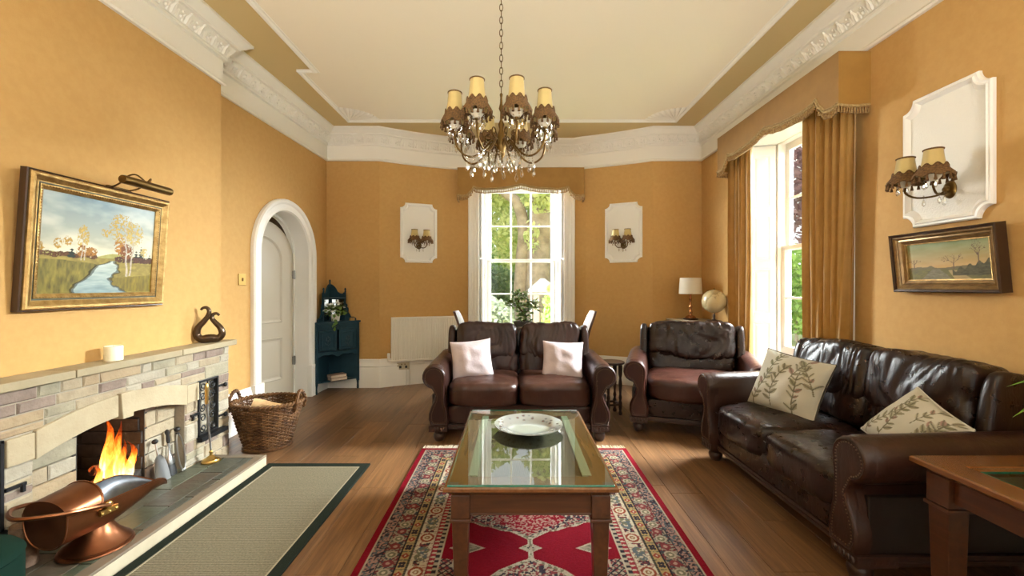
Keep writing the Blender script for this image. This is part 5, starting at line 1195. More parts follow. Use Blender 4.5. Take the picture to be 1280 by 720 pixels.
# ------------------------------------------------------------------ rug and hearth mat
RX0, RX1, RY0, RY1 = -0.70, 0.86, 1.30, 3.28; RCX = (RX0+RX1)/2; RCY = (RY0+RY1)/2
def rug_colours(X, Y):
    ux = X-RCX; u = np.abs(ux); vy = Y-RCY; d = np.abs(vy)
    hw, hl = (RX1-RX0)/2, (RY1-RY0)/2
    ex, ey = hw-u, hl-d; e = np.minimum(ex, ey); along = np.where(ex < ey, vy, ux)
    red = np.array([0.215, 0.006, 0.015]); C = np.zeros(X.shape+(3,)); C[:] = red
    ivory = np.array([0.50, 0.42, 0.30]); dark = np.array([0.022, 0.017, 0.022]); rose = np.array([0.25, 0.05, 0.05]); olive = np.array([0.16, 0.15, 0.09]); gold = np.array([0.38, 0.26, 0.11]); bluish = np.array([0.11, 0.13, 0.14]); pink = np.array([0.38, 0.22, 0.17])
    nz = vnoise(X*130, Y*130, 1); nz2 = vnoise(X*75, Y*75, 5)
    def rep(per, off=0.0): return (along+off) % per-per/2
    def band(a, b): return (e >= a) & (e < b)
    k = band(0.034, 0.040); C[k] = ivory*0.8
    k = band(0.040, 0.092); C[k] = np.where(nz[k][:, None] > 0.55, pink*0.85, np.where(nz2[k][:, None] > 0.5, bluish*0.8, dark*1.6))
    k = band(0.092, 0.097); C[k] = dark
    k = band(0.097, 0.175); C[k] = np.where(nz[k][:, None] > 0.58, ivory*0.55, np.where(nz2[k][:, None] > 0.45, rose*0.62, bluish*0.42))
    q = np.hypot(rep(0.125)*1.0, (e-0.136)*1.0); kk = k & (q < 0.027); C[kk] = ivory*0.75; kk = k & (q < 0.019); C[kk] = olive; kk = k & (q < 0.008); C[kk] = ivory
    q = np.hypot(rep(0.125, 0.0625), (e-0.136)); kk = k & (q < 0.024); C[kk] = rose*0.75; kk = k & (q < 0.010); C[kk] = pink
    k = band(0.175, 0.180); C[k] = dark
    k = band(0.180, 0.222); C[k] = gold
    r1 = rep(0.128); r2 = rep(0.128, 0.064); ee = e-0.201
    kk = k & (np.abs(r1)+np.abs(ee) < 0.021); C[kk] = (0.28, 0.05, 0.03); kk = k & (np.hypot(r1, ee) < 0.005); C[kk] = ivory
    kk = k & (np.abs(r2) < 0.020) & (np.abs(ee) < 0.015) & ((np.abs(r2)-0.010)**2+(np.abs(ee)-0.007)**2 < 0.00009); C[kk] = dark*1.5
    kk = k & (np.abs(np.abs(r1)-0.032) < 0.004) & (nz > 0.4); C[kk] = olive*0.7
    k = band(0.222, 0.234); C[k] = np.where(((along*160).astype(int) % 2 == 0)[k][:, None], dark, olive*0.6)
    k = band(0.234, 0.315); C[k] = np.where(nz[k][:, None] > 0.68, pink*0.9, ivory*1.05)
    ee = e-0.2745; r1 = rep(0.256, 0.05); a1 = np.abs(r1)
    q = np.hypot(r1/1.05, ee/1.0)
    kk = k & (q < 0.034); C[kk] = (0.26, 0.055, 0.03); kk = k & (q < 0.023); C[kk] = ivory*1.1; kk = k & (q < 0.013); C[kk] = (0.26, 0.12, 0.05); kk = k & (q < 0.006); C[kk] = ivory
    kk = k & (np.abs(a1-0.062) < 0.016) & (np.abs(ee) < 0.026) & (nz2 > 0.35); C[kk] = np.where(nz[kk][:, None] > 0.5, rose*0.8, dark*2)
    q2 = np.hypot(a1-0.105, ee); kk = k & (q2 < 0.030) & (q2 > 0.008) & (nz > 0.25); C[kk] = np.where(nz2[kk][:, None] > 0.5, olive, bluish)
    k = band(0.315, 0.320); C[k] = rose*0.7
    k = band(0.320, 0.344); C[k] = ivory; kk = k & (np.abs(rep(0.030)) < 0.008+0.3*np.abs(e-0.332)); C[kk] = (0.30, 0.03, 0.04)
    k = band(0.344, 0.364); C[k] = dark*1.5; kk = k & (np.abs(rep(0.036)) < 0.009); C[kk] = ivory*0.8; k = band(0.362, 0.368); C[k] = ivory*0.9
    # field ornament
    F = e >= 0.368
    def lozenge(w, ew=0.020):
        k = F & (u < w); C[k] = ivory*0.95
        k2 = F & (u < w-0.007); C[k2] = np.where(nz2[k2][:, None] > 0.5, ivory*0.85, olive*1.1)
        k3 = F & (u < w-ew-0.016); C[k3] = np.where(nz[k3][:, None] > 0.62, ivory*0.8, np.where(nz2[k3][:, None] > 0.48, dark*1.8, rose*0.9))
    xs = np.array([0, 0.04, 0.045, 0.08, 0.085, 0.12, 0.125, 0.15, 0.19, 0.2, 0.232, 0.262, 0.292, 0.30, 0.345, 0.36, 0.42, 0.425, 0.50, 0.60, 0.63])
    ws = np.array([0.37, 0.32, 0.29, 0.24, 0.20, 0.14, 0.10, 0.065, 0.015, 0.012, 0.012, 0.056, 0.012, 0.012, 0.014, 0.05, 0.145, 0.15, 0.22, 0.10, 0.0])
    lozenge(np.interp(d, xs, ws))
    k = F & (u < np.interp(d, [0, 0.05, 0.10, 0.16], [0.20, 0.16, 0.07, 0.0])); C[k] = np.where(nz[k][:, None] > 0.55, pink, red*1.1)
    k = F & (np.abs(u-0.30)/0.085+np.abs(d-0.262)/0.046 < 1); C[k] = ivory*0.9
    k = F & (np.abs(u-0.30)/0.085+np.abs(d-0.262)/0.046 < 0.8); C[k] = np.where(nz[k][:, None] > 0.5, olive, ivory*0.6)
    sp_ = np.interp(d, [0.335, 0.345, 0.346, 0.40, 0.401, 0.46, 0.52, 0.62], [0.50, 0.385, 0.345, 0.345, 0.315, 0.27, 0.21, 0.15])
    k = F & (u > sp_) & (d > 0.335); C[k] = ivory*0.9
    k = F & (u > sp_+0.010) & (d > 0.345); C[k] = np.where((((X+Y)*30 % 1 < 0.28) | ((X-Y)*30 % 1 < 0.28))[k][:, None], dark*1.6, np.where(nz[k][:, None] > 0.45, ivory*0.75, rose))
    return C*(0.54+0.18*vnoise(X*300, Y*300, 9))[..., None]
nu, nv = 400, 480
gx, gy = np.meshgrid(np.linspace(RX0, RX1, nu), np.linspace(RY0, RY1, nv), indexing='ij')
vz = 0.010+0.0012*vnoise(gx*160, gy*160, 2)
rv = np.stack([gx.ravel(), gy.ravel(), vz.ravel()], -1).tolist()
rug = thing('persian_rug', (0, 0, 0), 0, 'deep red patterned oriental rug with ivory medallions under the coffee table', 'rug')
colmesh('pile', rv, grid_faces(nu, nv), rug_colours(gx, gy).reshape(-1, 3), mt['rug'], rug)
m = MB(); m.bx(RX0, RX1, RY0, RY1, 0.0005, 0.0098); m.build('backing', mt['rug'] if False else M('rug_backing', (0.20, 0.01, 0.02), 0.95), rug, 0)
m = MB(); rg = random.Random(2)
for yy, s in ((RY1, 1), (RY0, -1)):
    for i in range(150):
        x = RX0+0.004+i*(RX1-RX0-0.008)/149; dx = rg.uniform(-0.006, 0.006); L = rg.uniform(0.060, 0.078)
        m.tube([(x, yy-0.002*s, 0.006), (x+dx*0.5, yy+s*L*0.5, 0.006), (x+dx, yy+s*L, 0.003)], [0.003, 0.0032, 0.0042], 4)
stuff(m.build('fringe', M('rug_fringe', (0.72, 0.64, 0.50), 0.9), rug, 0))
hm = thing('hearth_mat', (0, 0, 0), 0, 'beige ribbed sisal mat with dark green border lying along the hearth kerb', 'mat')
m = MB(); a = (-1.718, -1.003, 0.6, 3.0); bw = 0.055
m.bx(a[0]+bw, a[1]-bw, a[2]+bw, a[3]-bw, 0.0005, 0.0085); m.build('sisal_field', mt['sisal'], hm, 0)
m = MB(); rings = [[(a[0]+d, a[2]+d, z), (a[1]-d, a[2]+d, z), (a[1]-d, a[3]-d, z), (a[0]+d, a[3]-d, z)] for d, z in ((0, 0.0005), (0.0, 0.009), (0.003, 0.0115), (bw-0.002, 0.0115), (bw+0.001, 0.009))]
m.loft(rings, False, True); m.build('border', mt['mat_border'], hm, 30)
m = MB(); rings = [[(a[0]+d, a[2]+d, z), (a[1]-d, a[2]+d, z), (a[1]-d, a[3]-d, z), (a[0]+d, a[3]-d, z)] for d, z in ((bw, 0.009), (bw+0.002, 0.0105), (bw+0.008, 0.0105), (bw+0.010, 0.0086))]
m.loft(rings, False, True); m.build('edging', mt['mat_edge'], hm, 30)
# ------------------------------------------------------------------ log basket
bk = thing('log_basket', (-1.93, 3.36, 0), 0.0, 'oval brown wicker log basket with two handles beside the fireplace', 'basket')
NS = 40
def ering(f): return (0.160+0.095*f**0.9, 0.145+0.075*f**0.9, 0.015+0.325*f)
m = MB()
for i in range(26):
    f = (i+0.5)/26; a, b, z = ering(f); pts = []
    for j in range(NS*2):
        t = 2*PI*j/(NS*2); o = 0.0045*(1 if (j//1+i) % 2 else -1) if j % 2 == 0 else 0
        o = 0.005*math.sin(PI*(j+0.0)/1.0+0) if False else 0.005*(1 if ((j//2)+i) % 2 else -1)*(1 if j % 2 == 0 else 0.2)
        pts.append(((a+o)*math.cos(t), (b+o)*math.sin(t), z+0.0015*math.sin(7*t+i)))
    m.tube(pts, 0.0062, 5, True)
stuff(m.build('weave', mt['wicker'], bk, 80))
m = MB()
for j in range(NS):
    t = 2*PI*j/NS; m.tube([(ering(f)[0]*math.cos(t), ering(f)[1]*math.sin(t), ering(f)[2]) for f in (0, 0.3, 0.6, 1.0)], 0.005, 5)
stuff(m.build('stakes', mt['wicker'], bk, 80))
m = MB()
for ph in (0, PI):
    pts = []
    for j in range(120):
        t = 2*PI*j/120; a, b, z = ering(1.0); pts.append(((a+0.010*math.cos(24*t+ph))*math.cos(t), (b+0.010*math.cos(24*t+ph))*math.sin(t), z+0.010+0.010*math.sin(24*t+ph)))
    m.tube(pts, 0.009, 6, True)
m.build('braided_rim', mt['wicker'], bk, 80)
m = MB(); m.lathe([(0.001, 0.004), (1.0, 0.004), (1.0, 0.016), (0.001, 0.016)], 36, sx=0.168, sy=0.148); m.build('base', mt['wicker'], bk, 40)
m = MB(); m.tube([(0.172*math.cos(2*PI*j/48), 0.152*math.sin(2*PI*j/48), 0.012) for j in range(48)], 0.010, 6, True); m.build('foot_rim', mt['wicker'], bk)
for s in (-1, 1):
    m = MB()
    for ph in (0, 2.1, 4.2):
        base = spline([(s*0.247, -0.075, 0.29), (s*0.260, -0.07, 0.36), (s*0.257, -0.035, 0.415), (s*0.253, 0, 0.43), (s*0.257, 0.035, 0.415), (s*0.260, 0.07, 0.36), (s*0.247, 0.075, 0.29)], 40)
        m.tube([p+Vector((0.008*math.cos(i*0.7+ph), 0, 0.008*math.sin(i*0.7+ph))) for i, p in enumerate(base)], 0.0075, 5)
    m.build('handle', mt['wicker'], bk, 80)
for i, (p, r) in enumerate([((0.0, 0.0, 0.305), (0.1, 0.30, 0.4)), ((0.039, -0.092, 0.245), (0.1, 0.0, 0.4)), ((-0.039, 0.092, 0.245), (0.2, 0.0, 0.4))]):
    m = logm(0.22, 0.043, sd=20+i); o = put('firewood_log', m.mesh('firewood_log', mt['bark'] if i else mt['cutwood'], 50), None, (bk.location.x+p[0], bk.location.y+p[1], p[2]), r)
    tag(o, ['pale split log tilted on top in the wicker basket', 'bark covered log lying at the near side inside the wicker basket', 'bark covered log at the far side inside the wicker basket'][i], 'log', 'firewood in the basket')

# ------------------------------------------------------------------ blue corner cabinet
cc = thing('corner_cabinet', (lwx(5.26)+0.035, 5.262, 0), 0, 'dark blue painted carved corner cabinet with mirrored gallery top', 'cabinet')
A = Vector((0.005, -0.345)); B = Vector((0.385, 0.0))      # front left and right corners from the room corner
dv = (B-A); FW = dv.length; ang = math.atan2(dv.y, dv.x)
FMX = T(A.x, A.y, 0) @ Rz(ang)                            # face frame: x along the front, -y towards the room
def tri_prism(m, z0, z1, ex=0.0):
    p = [(-ex*0, 0.0), (A.x-ex, A.y-ex), (A.x+ex*0.3, A.y-ex), (B.x+ex, B.y-ex*0.3), (B.x+ex, B.y)]
    m.prism([(0, 0), (A.x-0.0, A.y-ex), (A.x+ex*0.9, A.y-ex), (B.x+ex, B.y-ex*0.9), (B.x+ex, B.y)], lambda x, y: (x, y, z0), lambda x, y: (x, y, z1))
m = MB(); tri_prism(m, 0.815, 0.835, 0.018); m.build('cabinet_top', mt['teal'], cc, 0, 0.003)
m = MB(); tri_prism(m, 0.125, 0.14, 0.0); m.build('lower_shelf', mt['teal'], cc, 0, 0.002)
m = MB(); tri_prism(m, 0.475, 0.49, -0.01); m.build('cabinet_floor', mt['teal'], cc, 0, 0.002)
m = MB(); m.add([(0.002, A.y, 0.12), (0.002, 0, 0.12), (0.002, 0, 0.82), (0.002, A.y, 0.82), (0.014, A.y, 0.12), (0.014, -0.01, 0.12), (0.014, -0.01, 0.82), (0.014, A.y, 0.82)], [(0, 1, 2, 3), (4, 7, 6, 5), (0, 3, 7, 4), (0, 4, 5, 1), (2, 6, 7, 3)]); m.build('back_panel', mt['teal'], cc, 0)
m = MB(); m.bx(0.014, B.x, -0.012, 0.0, 0.12, 0.82); m.build('back_panel', mt['teal'], cc, 0)
for x in (0.014, FW-0.014):
    m = MB(); m.lathe([(0.012, 0.0), (0.014, 0.02), (0.011, 0.06), (0.015, 0.10)], 10, (x, 0.014, 0), FMX); m.bx(x-0.014, x+0.014, 0.0, 0.028, 0.10, 0.815, FMX); m.build('post', mt['teal'], cc, 40)
m = MB(); m.bx(0.028, FW-0.028, 0.004, 0.022, 0.735, 0.812, FMX); m.build('frieze', mt['teal'], cc, 0)
for k in range(2):
    x0 = 0.036+k*(FW/2-0.024); x1 = x0+FW/2-0.050
    m = MB(); m.bx(x0, x1, -0.004, 0.006, 0.748, 0.800, FMX); o = m.build('drawer_front', mt['teal'], cc, 0, 0.003)
    m = MB()
    for i in range(7):
        c = x0+0.018+i*(x1-x0-0.036)/6; m.tube([tuple(FMX @ Vector((c-0.010, -0.005, 0.758))), tuple(FMX @ Vector((c+0.010, -0.006, 0.790)))], 0.0035, 5)
    m.build('drawer_carving', mt['teal'], o)
    m = MB(); m.bx(x0, x1, 0.0, 0.018, 0.495, 0.730, FMX); d = m.build('cabinet_door', mt['teal'], cc, 0, 0.003)
    m = MB(); rings = []
    for dd, y in ((0.024, 0.0), (0.026, -0.006), (0.034, -0.006), (0.040, 0.006)):
        rings.append([tuple(FMX @ Vector(q)) for q in ((x0+dd, y, 0.495+dd), (x1-dd, y, 0.495+dd), (x1-dd, y, 0.730-dd), (x0+dd, y, 0.730-dd))])
    m.loft(rings, False, True); m.build('door_moulding', mt['teal'], d, 0)
    m = MB(); xc = (x0+x1)/2; zc = 0.61
    for i in range(6):
        a = PI/2+i*PI/3; m.sphere((xc+0.022*math.cos(a), -0.003, zc+0.02+0.022*math.sin(a)), 0.011, 6, 4, (1, 0.4, 1), FMX)
    m.tube([tuple(FMX @ Vector(q)) for q in ((xc, -0.004, zc), (xc-0.004, -0.004, zc-0.04), (xc+0.006, -0.004, zc-0.075))], 0.003, 5)
    for s in (-1, 1): m.tube([tuple(FMX @ Vector(q)) for q in ((xc, -0.004, zc-0.05), (xc+s*0.025, -0.004, zc-0.035), (xc+s*0.035, -0.004, zc-0.015))], 0.003, 5)
    m.build('door_carving', mt['teal_in'], d, 60)
pts = [(0.028, 0.475), (0.028, 0.425)]
ap = [(0.028, 0.475), (FW-0.028, 0.475), (FW-0.028, 0.42)]+[(FW-0.028-(FW-0.056)*i/24, 0.447-0.022*abs(math.cos(PI*2*i/24))**3-0.006*math.cos(8*PI*i/24)) for i in range(1, 24)]+[(0.028, 0.42)]
m = MB(); m.prism(ap, lambda x, z: tuple(FMX @ Vector((x, 0.004, z))), lambda x, z: tuple(FMX @ Vector((x, 0.018, z)))); m.build('shaped_apron', mt['teal'], cc, 0)
# gallery: two shaped back boards, posts with finials, mirror and little shelf
gb = [(0.0, 0.0), (0.33, 0.0), (0.33, 0.025), (0.30, 0.045), (0.27, 0.042), (0.255, 0.07), (0.235, 0.10), (0.235, 0.15), (0.22, 0.165), (0.225, 0.19), (0.205, 0.21), (0.205, 0.335), (0.185, 0.345), (0.165, 0.325), (0.135, 0.33), (0.105, 0.35), (0.085, 0.39), (0.06, 0.42), (0.03, 0.44), (0.0, 0.445)]
m = MB(); m.prism(gb, lambda x, z: (0.016, -x-0.004, 0.835+z), lambda x, z: (0.03, -x-0.004, 0.835+z)); m.build('gallery_board', mt['teal'], cc, 0)
m = MB(); m.prism(gb, lambda x, z: (x+0.018, -0.018, 0.835+z), lambda x, z: (x+0.018, -0.004, 0.835+z)); m.build('gallery_board', mt['teal'], cc, 0)
def spindle(x, y, h, z=0.835):
    m = MB(); m.lathe([(0.010, 0), (0.012, 0.01), (0.008, 0.02), (0.0085, h-0.05), (0.012, h-0.045), (0.007, h-0.035), (0.012, h-0.02), (0.010, h-0.010), (0.003, h)], 10, (x, y, z)); m.build('finial_post', mt['teal'], cc, 50)
spindle(0.036, -0.205, 0.40); spindle(0.225, -0.034, 0.40); spindle(0.038, -0.036, 0.50)
m = MB(); m.prism([(0.03, -0.03), (0.03, -0.215), (0.05, -0.215), (0.235, -0.05), (0.235, -0.03)], lambda x, y: (x, y, 1.105), lambda x, y: (x, y, 1.117)); m.build('gallery_shelf', mt['teal_in'], cc, 0)
m = MB(); m.bx(0.034, 0.038, -0.185, -0.06, 0.90, 1.09); m.build('mirror', mt['mirror'], cc, 0)
m = MB(); m.bx(0.06, 0.20, -0.024, -0.020, 0.90, 1.09); m.build('mirror', mt['mirror'], cc, 0)
cl = cc.location
def ivy_plant(nm, loc, label, pot_r, pot_h, pot_mat, n, spread, flowers, trail=True):
    R = thing(nm, loc, 0, label, 'plant'); r = random.Random(3)
    m = MB(); m.lathe([(pot_r*0.75, 0), (pot_r*0.8, 0.003), (pot_r, pot_h), (pot_r*0.93, pot_h), (pot_r*0.9, pot_h-0.012), (0.002, pot_h-0.014)], 20); m.build('pot', pot_mat, R, 40)
    hs = [leaf_blade(1, 0.42, 0.3, 4).mesh('leaf', mt['leaf'], 60)]; fl = None
    fm = MB()
    for k in range(5): t = leaf_blade(1, 0.38, 0.2, 3); fm.add(t.v, t.f, Rz(k*2*PI/5) @ Ry(-0.35))
    fm = fm.mesh('flower', mt['petal'], 60)
    for k in range(n):
        a = r.uniform(0, 2*PI); el = r.uniform(-0.5, 1.3); q = spread*r.uniform(0.4, 1.0)
        p = (q*math.cos(a)*math.cos(el), q*math.sin(a)*math.cos(el), pot_h+q*math.sin(el)*0.9+0.02)
        put('leaf', hs[0], R, p, (r.uniform(-0.6, 0.6), r.uniform(-0.6, 0.9), a), (r.uniform(0.035, 0.055),)*3)
    if trail:
        for k in range(9):
            p = (0.03+0.01*math.sin(k*2), -0.075-0.012*math.cos(k*3), pot_h-0.02*k); put('leaf', hs[0], R, p, (0.5*math.sin(k), 1.0, -1.6+0.7*math.sin(k*5)), (0.045,)*3)
    for k in range(flowers):
        a = r.uniform(2.6, 6.6); el = r.uniform(-0.2, 1.2); q = spread*r.uniform(0.85, 1.1); put('flower', fm, R, (q*math.cos(a)*math.cos(el), q*math.sin(a)*math.cos(el), pot_h+q*math.sin(el)*0.9+0.03), (r.uniform(-0.8, 0.8), r.uniform(-0.8, 0.8), a), (0.028,)*3)
    return R
ivy_plant('flowering_ivy', (cl.x+0.155, cl.y-0.155, 0.8355), 'white flowered trailing plant in a cream pot on the blue cabinet', 0.055, 0.085, mt['pot_white'], 60, 0.115, 16)
bxg = put('trinket_box', MB().bx(-0.03, 0.03, -0.015, 0.015, 0, 0.036).mesh('trinket_box', mt['gilt'], 0), None, (cl.x+0.315, cl.y-0.055, 0.8355), (0, 0, ang), bevel=0.003)
tag(bxg, 'small golden trinket box on the right of the blue cabinet top', 'box')
for i in range(2):
    b = thing('book', (cl.x+0.185-0.01*i, cl.y-0.165+0.006*i, 0.1405+0.0325*i), ang+0.05*i, ['thick book at the bottom of the stack on the low shelf of the blue cabinet', 'thinner book on top of the stack on the low shelf of the blue cabinet'][i], 'book', 'books on the cabinet shelf')
    m = MB(); m.bx(-0.095, 0.095, -0.06, 0.06, 0, 0.003); m.bx(-0.095, 0.095, -0.06, 0.06, 0.029, 0.032); m.bx(-0.095, 0.095, 0.057, 0.06, 0, 0.032); m.build('cover', mt['book'], b, 0)
    m = MB(); m.bx(-0.09, 0.09, -0.056, 0.056, 0.0032, 0.0288); m.build('pages', mt['paper'], b, 0)

# ------------------------------------------------------------------ radiator and socket on the bay wall
rp0, rp1 = Vector((-1.520, 5.335)), Vector((-0.74, 5.615)); rd = rp1-rp0; ra = math.atan2(rd.y, rd.x); RL = rd.length
rad = thing('radiator', (rp0.x, rp0.y, 0), ra, 'cream ribbed panel radiator on the bay wall left of the window', 'radiator')
m = MB(); n = 27; prof = []
for i in range(n):
    x = 0.012+(RL-0.024)*i/n; w = (RL-0.024)/n; prof += [(x+0.15*w, 0.006), (x+0.30*w, 0.0), (x+0.70*w, 0.0), (x+0.85*w, 0.006)]
poly = [(0, 0.004)]+prof+[(RL, 0.004), (RL, 0.022), (0, 0.022)]
m.prism(poly, lambda x, y: (x, y, 0.325), lambda x, y: (x, y, 0.845)); m.build('panel', mt['rad'], rad, 0)
m = MB(); m.bx(0.0, RL, 0.030, 0.05, 0.33, 0.84); m.build('rear_panel', mt['rad'], rad, 0)
m = MB(); m.bx(-0.004, RL+0.004, -0.006, 0.055, 0.838, 0.862); m.bx(-0.006, 0.004, -0.004, 0.055, 0.31, 0.862); m.bx(RL-0.004, RL+0.006, -0.004, 0.055, 0.31, 0.862); m.bx(0, RL, -0.004, 0.055, 0.305, 0.328); m.build('casing', mt['rad'], rad, 0, 0.003)
m = MB(); m.tube([(-0.035, 0.02, 0.32), (-0.01, 0.02, 0.32), (0.0, 0.02, 0.335)], 0.011, 8); m.lathe([(0.012, 0.31), (0.017, 0.33), (0.019, 0.40), (0.016, 0.415), (0.001, 0.417)], 12, (-0.035, 0.02, 0)); m.build('valve', mt['white'], rad, 40)
for dx in (0.185, 0.225):
    m = MB(); m.tube([(dx, 0.03, 0.0), (dx, 0.03, 0.33)], 0.008, 8); m.build('pipe', mt['pot_white'], rad)
sp_ = rp0+rd.normalized()*0.10+Vector((-rd.y, rd.x)).normalized()*0.03
xs_ = -1.395; ys_ = arc_y(xs_); sk = thing('wall_socket', (xs_-0.0, ys_-0.034, 0.245), ra-0.02, 'brass double socket on the baseboard under the radiator', 'socket')
m = MB(); m.bx(-0.075, 0.075, -0.008, 0.0, -0.045, 0.045); m.build('plate', mt['socket'], sk, 0, 0.003)
for s in (-1, 1):
    m = MB(); m.bx(s*0.036-0.014, s*0.036+0.014, -0.0095, -0.007, -0.026, 0.004); m.build('outlet', mt['black'], sk, 0)
    m = MB(); m.bx(s*0.02-0.006, s*0.02+0.006, -0.012, -0.007, 0.014, 0.030); m.build('rocker', mt['old_brass'], sk, 0)

# ------------------------------------------------------------------ table, chairs and plant behind the two-seater
dt = thing('dining_table', (0.12, 5.06, 0), 0, 'small dark wooden table behind the two seater sofa carrying the jade plant', 'table')
m = MB(); m.bx(-0.40, 0.40, -0.34, 0.34, 0.725, 0.75); m.build('tabletop', mt['darkwood'], dt, 0, 0.006)
m = MB(); m.bx(-0.34, 0.34, -0.28, 0.28, 0.65, 0.725); m.build('apron', mt['darkwood'], dt, 0)
for sx in (-1, 1):
    for sy in (-1, 1):
        m = MB(); m.loft([[(sx*0.33-q, sy*0.27-q, z), (sx*0.33+q, sy*0.27-q, z), (sx*0.33+q, sy*0.27+q, z), (sx*0.33-q, sy*0.27+q, z)] for q, z in ((0.016, 0), (0.026, 0.65))]); m.build('leg', mt['darkwood'], dt, 0)
def dining_chair(loc, rz, label):
    R = thing('dining_chair', loc, rz, label, 'chair', 'leather dining chairs at the bay table')
    m = MB(); m.superbox((0, 0, 0.455), (0.44, 0.44, 0.07), (10, 10, 4), 6); m.build('seat', mt['cane_leather'], R, 60)
    m = MB(); rings = []
    for i in range(13):
        f = i/12; z = 0.44+0.52*f; y = 0.19+0.045*f+0.10*f*f; w = 0.215-0.012*f-(0.05*max(0, f-0.85)/0.15)**1; t = 0.034-0.010*f
        rings.append([(-w, y-0.018, z), (-w*0.5, y, z), (0, y+0.006, z), (w*0.5, y, z), (w, y-0.018, z), (w, y-0.018+t, z), (w*0.5, y+t, z), (0, y+t+0.006, z), (-w*0.5, y+t, z), (-w, y-0.018+t, z)])
    m.loft(rings, True, True); m.build('backrest', mt['cane_leather'], R, 60)
    for sx in (-1, 1):
        for sy in (-1, 1):
            m = MB(); m.loft([[(sx*0.185-q, sy*0.185-q+o, z), (sx*0.185+q, sy*0.185-q+o, z), (sx*0.185+q, sy*0.185+q+o, z), (sx*0.185-q, sy*0.185+q+o, z)] for q, z, o in ((0.014, 0, 0.03 if sy > 0 else 0), (0.021, 0.43, 0))]); m.build('leg', mt['darkwood'], R, 0)
    return R
dining_chair((-0.345, 5.02, 0), PI/2, 'brown leather dining chair at the left end of the bay table')
dining_chair((0.605, 5.02, 0), -PI/2, 'leather dining chair catching the light at the right end of the bay table')
jp = thing('jade_plant', (0.11, 5.10, 0.7505), 0, 'small twisted jade plant in a dark pot before the bay window', 'plant')
m = MB(); m.lathe([(0.065, 0), (0.075, 0.005), (0.095, 0.075), (0.10, 0.085), (0.09, 0.087), (0.085, 0.07), (0.002, 0.07)], 24, sx=1.2); m.build('pot', mt['pot_grey'], jp, 40)
trunk_pts = spline([(0, 0, 0.06), (0.03, 0, 0.14), (-0.02, 0.01, 0.21), (-0.05, 0, 0.29), (-0.04, 0, 0.37)], 18)
m = MB(); m.tube(trunk_pts, [0.02-0.013*i/18 for i in range(19)], 8); m.tube(spline([(0.01, 0, 0.17), (0.07, 0, 0.22), (0.10, 0.0, 0.28)], 8), 0.008, 6); m.tube(spline([(-0.03, 0, 0.24), (-0.09, 0, 0.27), (-0.11, 0.0, 0.30)], 8), 0.007, 6); m.build('trunk', mt['twig'], jp)
jl = MB(); jl.sphere((0.5, 0, 0), 0.5, 7, 5, (1, 0.62, 0.2)); jl = jl.mesh('leaf', mt['leaf'], 60); rj = random.Random(8)
for (c, r, n) in (((-0.03, 0, 0.36), 0.095, 80), ((0.10, 0, 0.27), 0.085, 66), ((-0.11, 0, 0.29), 0.07, 46), ((0.0, 0, 0.24), 0.08, 40), ((0.03, 0, 0.16), 0.07, 40), ((0.0, 0, 0.10), 0.085, 26)):
    for k in range(n):
        a = rj.uniform(0, 2*PI); e = rj.uniform(-0.9, 1.3); q = r*rj.uniform(0.3, 1); put('leaf', jl, jp, (c[0]+q*math.cos(a)*math.cos(e), c[1]+q*math.sin(a)*math.cos(e), c[2]+q*math.sin(e)), (rj.uniform(-0.7, 0.7), rj.uniform(-0.9, 0.5), a), (rj.uniform(0.042, 0.062),)*3)

# small turned-leg table between the two-seater and the armchair
tt = thing('turned_leg_table', (0.965, 4.215, 0), 0.2, 'dark occasional table with turned legs between the two seater and the armchair', 'side table')
m = MB(); m.lathe([(0.001, 0.49), (0.115, 0.49), (0.126, 0.498), (0.126, 0.508), (0.12, 0.514), (0.001, 0.514)], 32); m.build('tabletop', mt['darkwood'], tt, 40)
for k in range(4):
    a = PI/4+k*PI/2; x, y = 0.088*math.cos(a), 0.088*math.sin(a)
    m = MB(); m.lathe([(0.016, 0), (0.020, 0.02), (0.011, 0.04), (0.018, 0.07), (0.018, 0.12), (0.010, 0.14), (0.017, 0.17), (0.010, 0.20), (0.018, 0.30), (0.011, 0.36), (0.019, 0.40), (0.019, 0.49)], 12, (x, y, 0)); m.build('leg', mt['darkwood'], tt, 40)
for k in range(4):
    a = PI/4+k*PI/2; b = a+PI/2; m = MB(); m.tube([(0.088*math.cos(a), 0.088*math.sin(a), 0.10), (0.088*math.cos(b), 0.088*math.sin(b), 0.10)], 0.011, 8); m.build('stretcher', mt['darkwood'], tt)

# ------------------------------------------------------------------ corner stand with lamp and globe
cs = thing('corner_stand', (2.08, 5.0, 0), 0, 'dark corner stand with pale top behind the armchair', 'side table')
P5 = [(-0.21, 0.25), (-0.21, 0.18), (-0.01, -0.42), (0.225, -0.44), (0.225, 0.25)]
m = MB(); m.prism(P5, lambda x, y: (x, y, 0.84), lambda x, y: (x, y, 0.862)); m.build('tabletop', M('stand_top', (0.28, 0.22, 0.13), 0.4), cs, 0, 0.004)
P6 = [(x*0.93, y*0.93) for x, y in P5]
m = MB(); m.prism(P6, lambda x, y: (x, y, 0.76), lambda x, y: (x, y, 0.84)); m.build('apron', mt['darkwood'], cs, 0)
for x, y in ((-0.17, 0.21), (0.0, -0.36), (0.19, -0.38), (0.19, 0.21)):
    m = MB(); m.box((x, y, 0.38), (0.03, 0.03, 0.76)); m.build('leg', mt['darkwood'], cs, 0)
tl_ = thing('table_lamp', (2.075, 5.02, 0.8625), 0, 'table lamp with cream drum shade and turned copper base on the corner stand', 'lamp')
m = MB(); m.lathe([(0.082, 0.0), (0.085, 0.008), (0.078, 0.014), (0.02, 0.022)], 24); m.build('dish', mt['darkwood'], tl_, 40)
